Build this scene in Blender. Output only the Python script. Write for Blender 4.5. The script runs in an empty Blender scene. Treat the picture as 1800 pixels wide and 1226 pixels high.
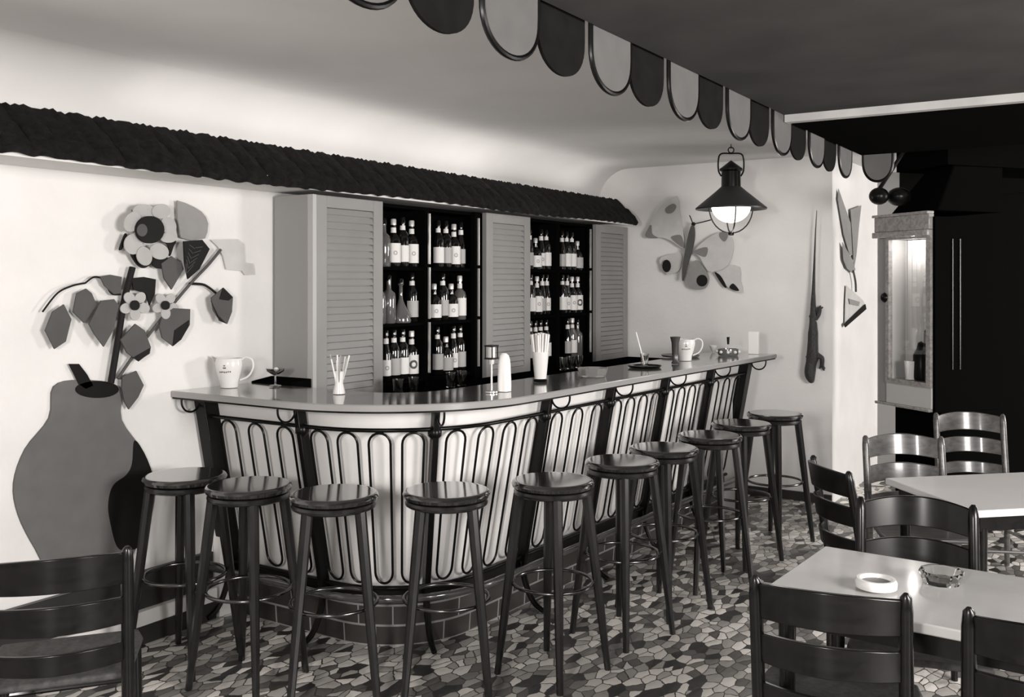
import bpy, math, random
from math import pi, sin, cos, sqrt, atan2
from mathutils import Vector, Matrix
random.seed(7)
SC = bpy.context.scene
COL = SC.collection
# ------------------------------------------------------------------ camera, light, exposure
# Room frame: +X runs along the bottle wall away from the camera, +Y towards the bottle wall, camera at the origin.
TH = math.atan(1080/1700); CA, SA, H = cos(TH), sin(TH), 1.6
cd = bpy.data.cameras.new('camera'); cam = bpy.data.objects.new('camera', cd); COL.objects.link(cam)
cam.location = (0, 0, H); cam.rotation_euler = (pi/2, 0, TH - pi/2)
cd.sensor_width = 36; cd.lens = 34.0; cd.shift_x = -20/1800; cd.shift_y = -117/1800; cd.clip_start = 0.05
SC.camera = cam
SC.view_settings.view_transform = 'Standard'; SC.view_settings.look = 'None'
SC.view_settings.exposure = 0.0; SC.view_settings.gamma = 1.0; SC.view_settings.use_curve_mapping = False
w = bpy.data.worlds.new('world'); SC.world = w; w.use_nodes = True
w.node_tree.nodes['Background'].inputs[0].default_value = (1, .96, .92, 1)
w.node_tree.nodes['Background'].inputs[1].default_value = 0.3
WARM = (1.0, .955, .925)
def area(name, loc, target, sx, sy, power):
    l = bpy.data.lights.new(name, 'AREA'); l.shape = 'RECTANGLE'; l.size = sx; l.size_y = sy; l.energy = power; l.color = WARM
    o = bpy.data.objects.new(name, l); COL.objects.link(o); o.location = loc
    o.rotation_euler = (Vector(target)-Vector(loc)).to_track_quat('-Z', 'Y').to_euler(); return o
area('window_daylight_front', (-.93, .55, 1.8), (3.3, 2.8, .9), .4, .4, 92)    # key light, set in an added window out of view
area('window_daylight_right', (2.0, -2.4, 1.75), (3.8, 1.6, 1.0), 1.6, 1.1, 240)     # broad fill light, set in a second added window
area('window_daylight_far', (7.85, -2.4, 1.6), (7.6, 2.5, 1.5), 1.0, 1.3, 170)       # fill light added for the return wall, in an invented window

area('cove_tube_light', (4.7, 3.60, 2.252), (4.7, 3.25, 2.9), 4.2, .08, 3.5)       # tube lamps lying behind the ridge of the tiled canopy

def ray(px, py):
    k = (px-920)/1700; return Vector((CA+SA*k, SA-CA*k, -(py-496)/1700))
def at_z(px, py, z):
    d = ray(px, py); t = (z-H)/d.z; return Vector((d.x*t, d.y*t, z))
def at_y(px, py, y):
    d = ray(px, py); t = y/d.y; return Vector((d.x*t, y, H+d.z*t))
def at_x(px, py, x):
    d = ray(px, py); t = x/d.x; return Vector((x, d.y*t, H+d.z*t))

# ------------------------------------------------------------------ materials
def srgb(v):
    v /= 255.; return v/12.92 if v <= .04045 else ((v+.055)/1.055)**2.4
MATS = {}
def mat(name, val, rough=.5, spec=.5, noise=0, nscale=8, bump=0, bscale=60, metal=0, coat=0, tint=(1, .985, .965)):
    """val = linear grey reflectance"""
    if name in MATS: return MATS[name]
    m = bpy.data.materials.new(name); m.use_nodes = True; nt = m.node_tree; b = nt.nodes['Principled BSDF']
    c = (val*tint[0], val*tint[1], val*tint[2], 1)
    b.inputs['Base Color'].default_value = c; b.inputs['Roughness'].default_value = rough
    b.inputs['Specular IOR Level'].default_value = spec; b.inputs['Metallic'].default_value = metal
    b.inputs['Coat Weight'].default_value = coat; b.inputs['Coat Roughness'].default_value = .08
    tc = nt.nodes.new('ShaderNodeTexCoord')
    if noise:
        n = nt.nodes.new('ShaderNodeTexNoise'); n.inputs['Scale'].default_value = nscale; n.inputs['Detail'].default_value = 5
        nt.links.new(tc.outputs['Object'], n.inputs['Vector'])
        r = nt.nodes.new('ShaderNodeValToRGB'); r.color_ramp.elements[0].position = .3; r.color_ramp.elements[1].position = .7
        lo, hi = val*(1-noise), val*(1+noise)
        r.color_ramp.elements[0].color = (lo*tint[0], lo*tint[1], lo*tint[2], 1); r.color_ramp.elements[1].color = (hi*tint[0], hi*tint[1], hi*tint[2], 1)
        nt.links.new(n.outputs['Fac'], r.inputs[0]); nt.links.new(r.outputs[0], b.inputs['Base Color'])
    if bump:
        n2 = nt.nodes.new('ShaderNodeTexNoise'); n2.inputs['Scale'].default_value = bscale; n2.inputs['Detail'].default_value = 4
        nt.links.new(tc.outputs['Object'], n2.inputs['Vector'])
        bp = nt.nodes.new('ShaderNodeBump'); bp.inputs['Strength'].default_value = bump; bp.inputs['Distance'].default_value = .01
        nt.links.new(n2.outputs['Fac'], bp.inputs['Height']); nt.links.new(bp.outputs[0], b.inputs['Normal'])
    MATS[name] = m; return m
def mat_wood(name, lo, hi, rough=.3, coat=0.3, scale=(3, 30, 30), tint=(1, .96, .93)):
    m = bpy.data.materials.new(name); m.use_nodes = True; nt = m.node_tree; b = nt.nodes['Principled BSDF']
    tc = nt.nodes.new('ShaderNodeTexCoord'); mp = nt.nodes.new('ShaderNodeMapping'); mp.inputs['Scale'].default_value = scale
    n = nt.nodes.new('ShaderNodeTexNoise'); n.inputs['Scale'].default_value = 1.6; n.inputs['Detail'].default_value = 6; n.inputs['Distortion'].default_value = .6
    r = nt.nodes.new('ShaderNodeValToRGB'); r.color_ramp.elements[0].position = .32; r.color_ramp.elements[1].position = .68
    r.color_ramp.elements[0].color = (lo*tint[0], lo*tint[1], lo*tint[2], 1); r.color_ramp.elements[1].color = (hi*tint[0], hi*tint[1], hi*tint[2], 1)
    nt.links.new(tc.outputs['Object'], mp.inputs[0]); nt.links.new(mp.outputs[0], n.inputs['Vector']); nt.links.new(n.outputs['Fac'], r.inputs[0])
    nt.links.new(r.outputs[0], b.inputs['Base Color']); b.inputs['Roughness'].default_value = rough
    b.inputs['Coat Weight'].default_value = coat; b.inputs['Coat Roughness'].default_value = .1
    return m
def mat_floor():
    m = bpy.data.materials.new('mosaic_floor'); m.use_nodes = True; nt = m.node_tree; b = nt.nodes['Principled BSDF']
    tc = nt.nodes.new('ShaderNodeTexCoord'); mp = nt.nodes.new('ShaderNodeMapping'); mp.inputs['Scale'].default_value = (18, 31, 1)
    mp.inputs['Rotation'].default_value = (0, 0, .35)
    nt.links.new(tc.outputs['Object'], mp.inputs[0])
    nz = nt.nodes.new('ShaderNodeTexNoise'); nz.inputs['Scale'].default_value = 1.3
    nt.links.new(mp.outputs[0], nz.inputs['Vector'])
    mx = nt.nodes.new('ShaderNodeMixRGB'); mx.inputs[0].default_value = .28
    nt.links.new(mp.outputs[0], mx.inputs[1]); nt.links.new(nz.outputs['Color'], mx.inputs[2])
    v = nt.nodes.new('ShaderNodeTexVoronoi'); v.voronoi_dimensions = '2D'; v.inputs['Scale'].default_value = 1; nt.links.new(mx.outputs[0], v.inputs['Vector'])
    e = nt.nodes.new('ShaderNodeTexVoronoi'); e.voronoi_dimensions = '2D'; e.feature = 'DISTANCE_TO_EDGE'; e.inputs['Scale'].default_value = 1; nt.links.new(mx.outputs[0], e.inputs['Vector'])
    sp = nt.nodes.new('ShaderNodeSeparateColor'); nt.links.new(v.outputs['Color'], sp.inputs[0])
    r = nt.nodes.new('ShaderNodeValToRGB'); r.color_ramp.interpolation = 'CONSTANT'
    vals = [(0, .04), (.13, .40), (.28, .13), (.42, .70), (.58, .22), (.70, .85), (.88, .48)]
    while len(r.color_ramp.elements) < len(vals): r.color_ramp.elements.new(.5)
    for el, (p, c) in zip(r.color_ramp.elements, vals): el.position = p; el.color = (c, c*.96, c*.9, 1)
    nt.links.new(sp.outputs[0], r.inputs[0])
    st = nt.nodes.new('ShaderNodeMath'); st.operation = 'LESS_THAN'; st.inputs[1].default_value = .045; nt.links.new(e.outputs['Distance'], st.inputs[0])
    m2 = nt.nodes.new('ShaderNodeMixRGB'); m2.inputs[2].default_value = (.05, .047, .045, 1)
    nt.links.new(st.outputs[0], m2.inputs[0]); nt.links.new(r.outputs[0], m2.inputs[1]); nt.links.new(m2.outputs[0], b.inputs['Base Color'])
    b.inputs['Roughness'].default_value = .38
    bp = nt.nodes.new('ShaderNodeBump'); bp.inputs['Strength'].default_value = .5; bp.inputs['Distance'].default_value = .006
    nt.links.new(e.outputs['Distance'], bp.inputs['Height']); nt.links.new(bp.outputs[0], b.inputs['Normal'])
    return m
def mat_brick(name, c1, c2, mortar):
    m = bpy.data.materials.new(name); m.use_nodes = True; nt = m.node_tree; b = nt.nodes['Principled BSDF']
    uv = nt.nodes.new('ShaderNodeUVMap'); br = nt.nodes.new('ShaderNodeTexBrick')
    br.inputs['Color1'].default_value = (c1, c1*.9, c1*.86, 1); br.inputs['Color2'].default_value = (c2, c2*.9, c2*.86, 1); br.inputs['Mortar'].default_value = (mortar,)*3+(1,)
    br.inputs['Scale'].default_value = 1; br.inputs['Brick Width'].default_value = .22; br.inputs['Row Height'].default_value = .09; br.inputs['Mortar Size'].default_value = .005
    nt.links.new(uv.outputs[0], br.inputs['Vector']); nt.links.new(br.outputs['Color'], b.inputs['Base Color']); b.inputs['Roughness'].default_value = .35
    return m
def mat_emit(name, s):
    m = bpy.data.materials.new(name); m.use_nodes = True; b = m.node_tree.nodes['Principled BSDF']
    b.inputs['Base Color'].default_value = (.9, .87, .82, 1); b.inputs['Emission Color'].default_value = (1, .95, .87, 1); b.inputs['Emission Strength'].default_value = s; return m
def mat_glass(name, val=.9, rough=.03, trans=1.0):
    m = bpy.data.materials.new(name); m.use_nodes = True; b = m.node_tree.nodes['Principled BSDF']
    b.inputs['Base Color'].default_value = (val, val, val*.98, 1); b.inputs['Roughness'].default_value = rough
    b.inputs['Transmission Weight'].default_value = trans; b.inputs['IOR'].default_value = 1.45; return m

M_plaster = mat('plaster_wall', .72, .75, noise=.05, nscale=3, bump=.12, bscale=35)
M_ceil = mat('painted_ceiling', .68, .8, noise=.10, nscale=.9, tint=(1, .985, .97))
M_floor = mat_floor()
M_base = mat('dark_baseboard', .022, .4)
M_greytrim = mat('grey_trim', .27, .55)
M_dark = mat('dark_paint', .006, .9, spec=0.0)
M_black = mat('black_iron', .003, .3, spec=.2)
M_tile = mat('dark_roof_tile', .008, .85, spec=.15, noise=.55, nscale=30, bump=.9, bscale=45, tint=(1, .93, .9))
M_fascia = mat('white_fascia', .66, .6)
M_shutter = mat('grey_shutter', .235, .5, noise=.05, nscale=5)
M_shutter_l = mat('shutter_edge', .42, .5)
M_cab = mat('dark_cabinet', .003, .9, spec=0.0)
M_strip = mat('metal_strip', .7, .25, metal=.7)
M_panel = mat('white_bar_panel', .78, .55, noise=.03, nscale=4)
M_top = mat('polished_counter_top', .14, .13, spec=.7, noise=.12, nscale=6, coat=.6)
M_edge = mat('counter_edge', .30, .2, coat=.5)
M_brick = mat_brick('plinth_brick', .035, .06, .30)
M_seat = mat_wood('varnished_seat_wood', .010, .024, rough=.12, coat=1.0)
M_leg = mat_wood('dark_leg_wood', .004, .013, rough=.3, coat=.15, scale=(30, 30, 4))
M_ring = mat('steel_ring', .14, .2, metal=1)
M_chair = mat_wood('dark_chair_wood', .003, .008, rough=.26, coat=.08); M_chair.node_tree.nodes['Principled BSDF'].inputs['Specular IOR Level'].default_value = .3
M_chair_l = mat_wood('light_chair_wood', .05, .11, rough=.32, coat=.3)
M_rush = mat('woven_seat', .05, .7, noise=.4, nscale=60)
M_table = mat('table_top', .48, .22, noise=.06, nscale=6, coat=.5)
M_table_w = mat('white_table_top', .85, .3, noise=.03, nscale=6, coat=.3)
M_porc = mat('porcelain', .75, .15, coat=.5)
M_ink = mat('print_ink', .05, .5)
M_globe = mat_emit('lamp_globe', 5.0)
M_glass = mat_glass('clear_glass')
M_dglass = mat('dark_bottle_glass', .005, .06, spec=.6, coat=.3)
M_gglass = mat('grey_bottle_glass', .10, .08, spec=.8, coat=.5)
M_label = mat('bottle_label', .72, .5)
M_label2 = mat('grey_bottle_label', .38, .5)
M_cap = mat('bottle_cap', .6, .3, metal=.3)
M_cloth = mat('white_cloth', .82, .9)
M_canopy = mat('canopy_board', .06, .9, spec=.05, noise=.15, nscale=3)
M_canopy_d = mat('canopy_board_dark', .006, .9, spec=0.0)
M_tl = mat('light_scallop', .12, .8, spec=.1, noise=.08, nscale=10)
M_td = mat('dark_scallop', .009, .8, spec=.05, noise=.2, nscale=14)
M_white = mat('white_paint', .78, .6)
M_wood_l = mat_wood('light_cabinet_wood', .22, .38, rough=.25, coat=.6)
M_mirror = mat('mirror_glass', .75, .04, metal=1)
def mat_pane():
    m = bpy.data.materials.new('window_pane'); m.use_nodes = True; nt = m.node_tree; nt.nodes.remove(nt.nodes['Principled BSDF'])
    t_ = nt.nodes.new('ShaderNodeBsdfTransparent'); g_ = nt.nodes.new('ShaderNodeBsdfGlossy'); g_.inputs['Roughness'].default_value = .02
    x_ = nt.nodes.new('ShaderNodeMixShader'); x_.inputs[0].default_value = .12
    nt.links.new(t_.outputs[0], x_.inputs[1]); nt.links.new(g_.outputs[0], x_.inputs[2]); nt.links.new(x_.outputs[0], nt.nodes['Material Output'].inputs[0]); return m
M_pane = mat_pane()
M_lizard = mat('lizard_skin', .025, .45, noise=.6, nscale=70, bump=.6, bscale=160)
g = lambda n, v, r=.7: mat(n, v, r, spec=.12, noise=.07, nscale=12)
M_pet = g('petal_grey', .40); M_leafd = g('leaf_dark', .014); M_leafm = g('leaf_mid', .085); M_leafl = g('leaf_light', .26)
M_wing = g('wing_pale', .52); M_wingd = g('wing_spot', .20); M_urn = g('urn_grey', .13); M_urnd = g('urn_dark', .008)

# ------------------------------------------------------------------ mesh builder
class MB:
    def __init__(s): s.v = []; s.f = []; s.uv = None; s.mi = []; s.cur = 0
    def add(s, vs, fs):
        o = len(s.v); s.v += [tuple(p) for p in vs]
        for f in fs: s.f.append(tuple(i+o for i in f)); s.mi.append(s.cur)
        return s
    def hexa(s, p):   # 8 points: bottom 4 ccw, top 4 ccw
        return s.add(p, [(3, 2, 1, 0), (4, 5, 6, 7), (0, 1, 5, 4), (1, 2, 6, 5), (2, 3, 7, 6), (3, 0, 4, 7)])
    def box(s, a, b):
        (x0, y0, z0), (x1, y1, z1) = a, b
        return s.hexa([(x0, y0, z0), (x1, y0, z0), (x1, y1, z0), (x0, y1, z0), (x0, y0, z1), (x1, y0, z1), (x1, y1, z1), (x0, y1, z1)])
    def tube(s, pts, r, n=10, closed=False, rs=None, cap=True, sq=None):
        pts = [Vector(p) for p in pts]; m = len(pts); up = None; rings = []
        for i, p in enumerate(pts):
            if closed: t = pts[(i+1) % m]-pts[i-1]
            else: t = (pts[min(i+1, m-1)]-pts[max(i-1, 0)])
            if t.length < 1e-9: t = Vector((0, 0, 1))
            t.normalize()
            if up is None:
                up = Vector((0, 0, 1)) if abs(t.z) < .9 else Vector((1, 0, 0))
            u = (up - t*up.dot(t)); u.normalize(); up = u; vv = t.cross(u)
            rr = rs[i] if rs else r
            a, b = (rr, rr) if sq is None else (rr*sq[0], rr*sq[1])
            rings.append([p + u*cos(2*pi*j/n)*a + vv*sin(2*pi*j/n)*b for j in range(n)])
        vs = [q for R in rings for q in R]; fs = []
        for i in range(m if closed else m-1):
            k = (i+1) % m
            for j in range(n): fs.append((i*n+j, i*n+(j+1) % n, k*n+(j+1) % n, k*n+j))
        if not closed and cap: fs.append(tuple(range(n-1, -1, -1))); fs.append(tuple((m-1)*n+j for j in range(n)))
        return s.add(vs, fs)
    def lathe(s, prof, c=(0, 0, 0), n=28):
        vs = []; fs = []; m = len(prof)
        for (r, z) in prof:
            for j in range(n): vs.append((c[0]+r*cos(2*pi*j/n), c[1]+r*sin(2*pi*j/n), c[2]+z))
        for i in range(m-1):
            for j in range(n): fs.append((i*n+j, i*n+(j+1) % n, (i+1)*n+(j+1) % n, (i+1)*n+j))
        if prof[0][0] > 1e-4: fs.append(tuple(range(n-1, -1, -1)))
        if prof[-1][0] > 1e-4: fs.append(tuple((m-1)*n+j for j in range(n)))
        return s.add(vs, fs)
    def prism(s, poly, d):    # poly list of Vectors (planar), extruded by d
        d = Vector(d); n = len(poly); vs = [Vector(p) for p in poly]+[Vector(p)+d for p in poly]
        fs = [tuple(range(n)), tuple(range(2*n-1, n-1, -1))]+[(i, i+n, (i+1) % n+n, (i+1) % n) for i in range(n)]
        return s.add(vs, fs)
    def ball(s, c, r, n=14, sc=(1, 1, 1)):
        prof = [(r*sin(pi*i/n)*1.0 if 0 < i < n else 1e-5, -r*cos(pi*i/n)) for i in range(n+1)]
        o = len(s.v); s.lathe(prof, (0, 0, 0), 20)
        for i in range(o, len(s.v)):
            x, y, z = s.v[i]; s.v[i] = (c[0]+x*sc[0], c[1]+y*sc[1], c[2]+z*sc[2])
        return s
    def build(s, name, m, parent=None, bevel=0, smooth=40, kind=None, mats=None, loc=None):
        me = bpy.data.meshes.new(name); vs = s.v
        if loc is not None: vs = [(x-loc[0], y-loc[1], z-loc[2]) for x, y, z in vs]
        me.from_pydata(vs, [], s.f); me.validate(clean_customdata=False); me.update()
        for mm in (mats or [m]): me.materials.append(mm)
        if mats:
            for p, i in zip(me.polygons, s.mi): p.material_index = i
        if s.uv:
            l = me.uv_layers.new(name='UVMap')
            for p in me.polygons:
                for li in p.loop_indices: l.data[li].uv = s.uv[me.loops[li].vertex_index]
        import bmesh
        bm = bmesh.new(); bm.from_mesh(me); bmesh.ops.recalc_face_normals(bm, faces=bm.faces); bm.to_mesh(me); bm.free()
        me.shade_smooth(); me.set_sharp_from_angle(angle=math.radians(smooth))
        o = bpy.data.objects.new(name, me); COL.objects.link(o)
        if loc is not None: o.location = loc
        if parent: o.parent = parent
        if bevel:
            b = o.modifiers.new('bevel', 'BEVEL'); b.width = bevel; b.segments = 2; b.limit_method = 'ANGLE'
        if kind: o['kind'] = kind
        return o
def tag(o, label, cat, group=None):
    o['label'] = label; o['category'] = cat
    if group: o['group'] = group
    return o
def thing(name, label, cat, loc=(0, 0, 0), rz=0, group=None):
    o = bpy.data.objects.new(name, None); o.empty_display_size = .05; COL.objects.link(o); o.location = loc; o.rotation_euler = (0, 0, rz)
    return tag(o, label, cat, group)
def dup(root, loc, rz=0, label=None, group=None, scale=None):
    r = root.copy(); COL.objects.link(r); r.location = loc; r.rotation_euler = (0, 0, rz)
    if label: r['label'] = label
    if group: r['group'] = group
    if scale: r.scale = scale
    for ch in list(root.children):
        c = ch.copy(); COL.objects.link(c); c.parent = r
        for q in list(ch.children):
            d = q.copy(); COL.objects.link(d); d.parent = c
    return r
def smooth_path(pts, k=8):
    pts = [Vector(p) for p in pts]; out = []
    for i in range(len(pts)-1):
        p0 = pts[max(i-1, 0)]; p1 = pts[i]; p2 = pts[i+1]; p3 = pts[min(i+2, len(pts)-1)]
        for j in range(k):
            t = j/k; out.append(.5*((2*p1)+(-p0+p2)*t+(2*p0-5*p1+4*p2-p3)*t*t+(-p0+3*p1-3*p2+p3)*t**3))
    out.append(pts[-1]); return out
def S(name, mb, m, **k): return mb.build(name, m, kind='structure', **k)

# ------------------------------------------------------------------ room shell
XF, XB, XE, YL, YR, YC, ZC = -1.0, 7.07, 8.5, 3.75, -2.5, 1.857, 2.52
S('floor', MB().box((XF, YR, -.1), (XE, YL, 0)), M_floor)
S('ceiling', MB().box((XF, YR, ZC), (XE, YL, ZC+.1)), M_ceil)
S('wall_left', MB().box((XF, YL, 0), (XB, YL+.1, ZC)), M_plaster)
# block that carries both the far wall behind the bar and its return to the right
S('wall_back', MB().box((XB, YC, 0), (XE+.1, YL+.1, ZC)), M_plaster)
S('wall_end', MB().box((XE, 1.68, 0), (XE+.1, YC, ZC)), M_greytrim)
S('door_1', MB().box((XE+.02, YR, 0), (XE+.1, 1.68, 2.3)), M_dark)
S('trim_1', MB().box((XE, YR, 2.3), (XE+.1, 1.68, ZC)), M_dark)
def holed(name, axis, c, a0, a1, holes):
    mb = MB(); xs = sorted(holes); cur = a0
    for (h0, h1, z0, z1) in xs:
        segs = [((cur, h0), (0, ZC)), ((h0, h1), (0, z0)), ((h0, h1), (z1, ZC))]; cur = h1
        for (p, q), (za, zb) in segs:
            if axis == 'x': mb.box((c-.1, p, za), (c, q, zb))
            else: mb.box((p, c-.1, za), (q, c, zb))
    if axis == 'x': mb.box((c-.1, cur, 0), (c, a1, ZC))
    else: mb.box((cur, c-.1, 0), (a1, c, ZC))
    return S(name, mb, M_plaster)
holed('wall_front', 'x', XF, YR, YL, [(-.1, 1.2, 1.0, 2.2)])
holed('wall_right', 'y', YR, XF, XE+.1, [(1.0, 3.0, 1.1, 2.3), (7.25, 8.45, .9, 2.3)])
for i, (ax, c, p, q, z0, z1) in enumerate([('x', XF, -.1, 1.2, 1.0, 2.2), ('y', YR, 1.0, 3.0, 1.1, 2.3), ('y', YR, 7.25, 8.45, .9, 2.3)]):
    mb = MB(); fr = .05
    def bb(a0, a1, za, zb, d0=-.07, d1=-.02):
        if ax == 'x': mb.box((c+d0, a0, za), (c+d1, a1, zb))
        else: mb.box((a0, c+d0, za), (a1, c+d1, zb))
    bb(p, p+fr, z0, z1); bb(q-fr, q, z0, z1); bb(p, q, z0, z0+fr); bb(p, q, z1-fr, z1); bb((p+q)/2-.02, (p+q)/2+.02, z0, z1)
    wo = S('window_%d' % (i+1), mb, M_white)  # unseen windows, added only to hold the key and fill lights
# coved junction of ceiling and bottle wall
prof = [(YL, 2.25)]+[(YL-.27+.27*cos(a), 2.25+.27*sin(a)) for a in [pi/2*i/12 for i in range(13)]]+[(YL, ZC)]
mb = MB(); mb.prism([(XF, y, z) for y, z in prof], (XB-XF, 0, 0)); S('trim_2', mb, M_ceil)
S('baseboard_back', MB().box((XB-.02, YC-.0, 0), (XB, YL, .065)), M_base)
mb = MB(); mb.box((XF, YL-.03, .15), (3.1, YL, .315)); S('baseboard_left', mb, M_base, bevel=.004)
mb = MB(); mb.box((XF, YL-.06, .085), (3.1, YL, .15)); S('trim_3', mb, M_fascia, bevel=.004)
mb = MB(); mb.box((XF, YL-.05, 0), (3.1, YL, .085)); S('trim_4', mb, M_base)

# ------------------------------------------------------------------ bottle wall: cabinet, shutters, tiled canopy
X0, X1, X2, X3, X4, X5 = 3.516, 4.032, 4.985, 5.545, 6.476, 7.02
YS = 3.5; ZB, ZT = .95, 2.038
cabn = thing('bottle_cabinet', 'long dark bottle cabinet with grey louvred shutters under the tiled canopy', 'cabinet', (X0, YS, 0))
cl = (X0, YS, 0)
def cpart(name, mb, m, **k): return mb.build(name, m, **k)
def sub(name, mb, m, parent, **k):
    l = parent.location.copy()
    mb.v = [(x-l[0], y-l[1], z-l[2]) for x, y, z in mb.v]; return mb.build(name, m, parent, **k)
sub('back_panel', MB().box((X0, YL-.02, 0), (X5, YL-.002, ZT)), M_cab, cabn)
sub('side_panel', MB().box((X0-.02, YS, 0), (X0, YL-.021, ZT)), M_greytrim, cabn)
sub('side_panel', MB().box((X5, YS, 0), (X5+.02, YL-.021, ZT)), M_greytrim, cabn)
sub('head_board', MB().box((X0, YS+.03, ZT-.02), (X5, YL-.021, ZT)), M_cab, cabn)
DV = [(4.47, 4.51), (5.99, 6.03)]
for (a, b) in [(X0, X1-.0), (X2+.0, X3), (X4+.0, X5)]:
    sub('partition', MB().box((a+.001, YS+.034, ZB), (b, YL-.021, ZT-.021)), M_cab, cabn)
for a, b in DV: sub('divider', MB().box((a, YS+.02, ZB), (b, YL-.021, ZT-.021)), M_cab, cabn)
for x in (4.468, 4.968, 6.44):
    st = MB()
    for za, zb in ((1.07, 1.365), (1.385, 1.685), (1.705, 2.0)): st.box((x, YS-.012, za), (x+.012, YS-.001, zb))
    sub('metal_strip', st, M_strip, cabn)
sub('stile', MB().box((4.945, YS+.0, 1.0), (X2+.02, YS+.03, ZT)), M_cab, cabn)
sub('stile', MB().box((6.455, YS+.0, 1.0), (X4+.01, YS+.03, ZT)), M_cab, cabn)
SHELF = (1.04, 1.365, 1.685)
for (a, b) in ((X1, 4.47), (4.51, X2), (X3, 5.99), (6.03, X4)):
    for z in SHELF: sub('shelf', MB().box((a, YS+.03, z-.018), (b, YL-.021, z)), M_cab, cabn)
def shutter(a, b, n=26):
    f = MB(); fw = .075; y0, y1 = YS-.035, YS-.002
    f.box((a, y0, .96), (a+fw, y1, ZT)); f.box((b-fw, y0, .96), (b, y1, ZT)); f.box((a+fw, y0, .96), (b-fw, y1, 1.04)); f.box((a+fw, y0, ZT-.06), (b-fw, y1, ZT))
    f.box((a+fw, y0+.022, 1.04), (b-fw, y1, ZT-.06))
    o = sub('shutter', f, M_shutter, cabn, bevel=.002)
    l = MB(); dz = (ZT-.06-1.04)/n
    for i in range(n):
        z = 1.04+i*dz
        l.hexa([(a+fw, y0+.002, z+.002), (b-fw, y0+.002, z+.002), (b-fw, y0+.02, z+.004), (a+fw, y0+.02, z+.004),
                (a+fw, y0+.010, z+dz-.004), (b-fw, y0+.010, z+dz-.004), (b-fw, y0+.021, z+dz-.003), (a+fw, y0+.021, z+dz-.003)])
    l.v = [(x-cl[0], y-cl[1], z-cl[2]) for x, y, z in l.v]; l.build('louvre_slats', M_shutter, o)
    return o
shutter(X0+.01, X1-.002); shutter(X2+.035, X3-.002); shutter(X4+.01, X5)
e = MB().box((X0-.018, YS-.037, .96), (X0+.008, YS-.001, ZT)); sub('edge_strip', e, M_shutter_l, cabn)

# tiled canopy
rf = thing('tiled_canopy', 'long dark canopy of rough roof tiles with scalloped lower edge above the bottles', 'canopy', (1.2, 3.3, 2.06))
YE, YT, ZE, ZTP = 3.28, 3.50, 2.072, 2.262
mb = MB(); nx = 470; xa, xb = -.9, 6.9; ny = 7; vs = []
for i in range(nx+1):
    x = xa+(xb-xa)*i/nx; ph = (x*1/.122) % 1.0
    bar = sqrt(max(0, 1-(2*ph-1)**2))
    rnd = .5+.5*sin(int(x/.122)*12.9)
    for j in range(ny+1):
        t = j/ny
        hip = 0 if x < xb-.12 else 0
        y = YE+(YT-YE)*t; z = ZE+(ZTP-ZE)*t
        z += .024*bar*(1-.75*t) - .010 + .003*sin(x*61+t*9) + (.004*sin(x*173) if j else 0)
        y -= .016*bar*(1-.7*t)
        if j == 0: z -= .028*bar*(.6+.6*rnd)
        if j in (3, 4): z += .012*(1 if j == 3 else -.3)*bar
        vs.append((x, y, z))
n1 = ny+1; top = [(i*n1+j, (i+1)*n1+j, (i+1)*n1+j+1, i*n1+j+1) for i in range(nx) for j in range(ny)]
nv = len(vs); vs += [(x, y+.012, z-.022) for x, y, z in vs]
fs = top+[tuple(nv+q for q in reversed(f)) for f in top]
fs += [(i*n1, nv+i*n1, nv+(i+1)*n1, (i+1)*n1) for i in range(nx)]+[(i*n1+ny, (i+1)*n1+ny, nv+(i+1)*n1+ny, nv+i*n1+ny) for i in range(nx)]
for i in (0, nx): fs += [(i*n1+j, i*n1+j+1, nv+i*n1+j+1, nv+i*n1+j) for j in range(ny)]
# taper the right end so that the ridge stops before the eave
vs2 = []
for (x, y, z) in vs:
    t = min(1, max(0, (y-YE)/(YT-YE)))
    if x > 6.3: x = 6.3+(x-6.3)*((6.80+.09*t)-6.3)/(6.9-6.3)
    vs2.append((x, y, z))
mb.add(vs2, fs); sub('tile_slope', mb, M_tile, rf, smooth=50)
mb = MB(); mb.box((-.9, YE+.0335, ZE-.012), (6.86, YL-.003, ZE+.012)); sub('soffit_board', mb, M_fascia, rf)
mb = MB(); mb.box((-.9, YE+.018, ZE-.034), (6.86, YE+.033, ZE+.008)); sub('fascia_strip', mb, M_fascia, rf)
mb = MB(); mb.hexa([(-.9, YE+.04, ZE+.013), (6.84, YE+.04, ZE+.013), (6.84, YL-.003, ZE+.013), (-.9, YL-.003, ZE+.013), (-.9, YT-.0, ZTP-.03), (6.84, YT, ZTP-.03), (6.84, YL-.003, ZTP-.03), (-.9, YL-.003, ZTP-.03)])
sub('core', mb, M_fascia, rf)

# back counter under the cabinet
bc = MB().box((3.26, 3.10, 0), (7.02, 3.463, 1.0)); bc.hexa([(3.356, 3.464, 0), (3.49, 3.464, 0), (3.49, 3.745, 0), (3.356, 3.745, 0), (3.356, 3.464, 1.112), (3.49, 3.464, 1.12), (3.49, 3.745, 1.12), (3.356, 3.745, 1.104)])
o = bc.build('back_counter', M_cab, loc=(4, 3.1, 0), bevel=.004); tag(o, 'low black back counter along the foot of the bottle shelves', 'counter')

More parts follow.
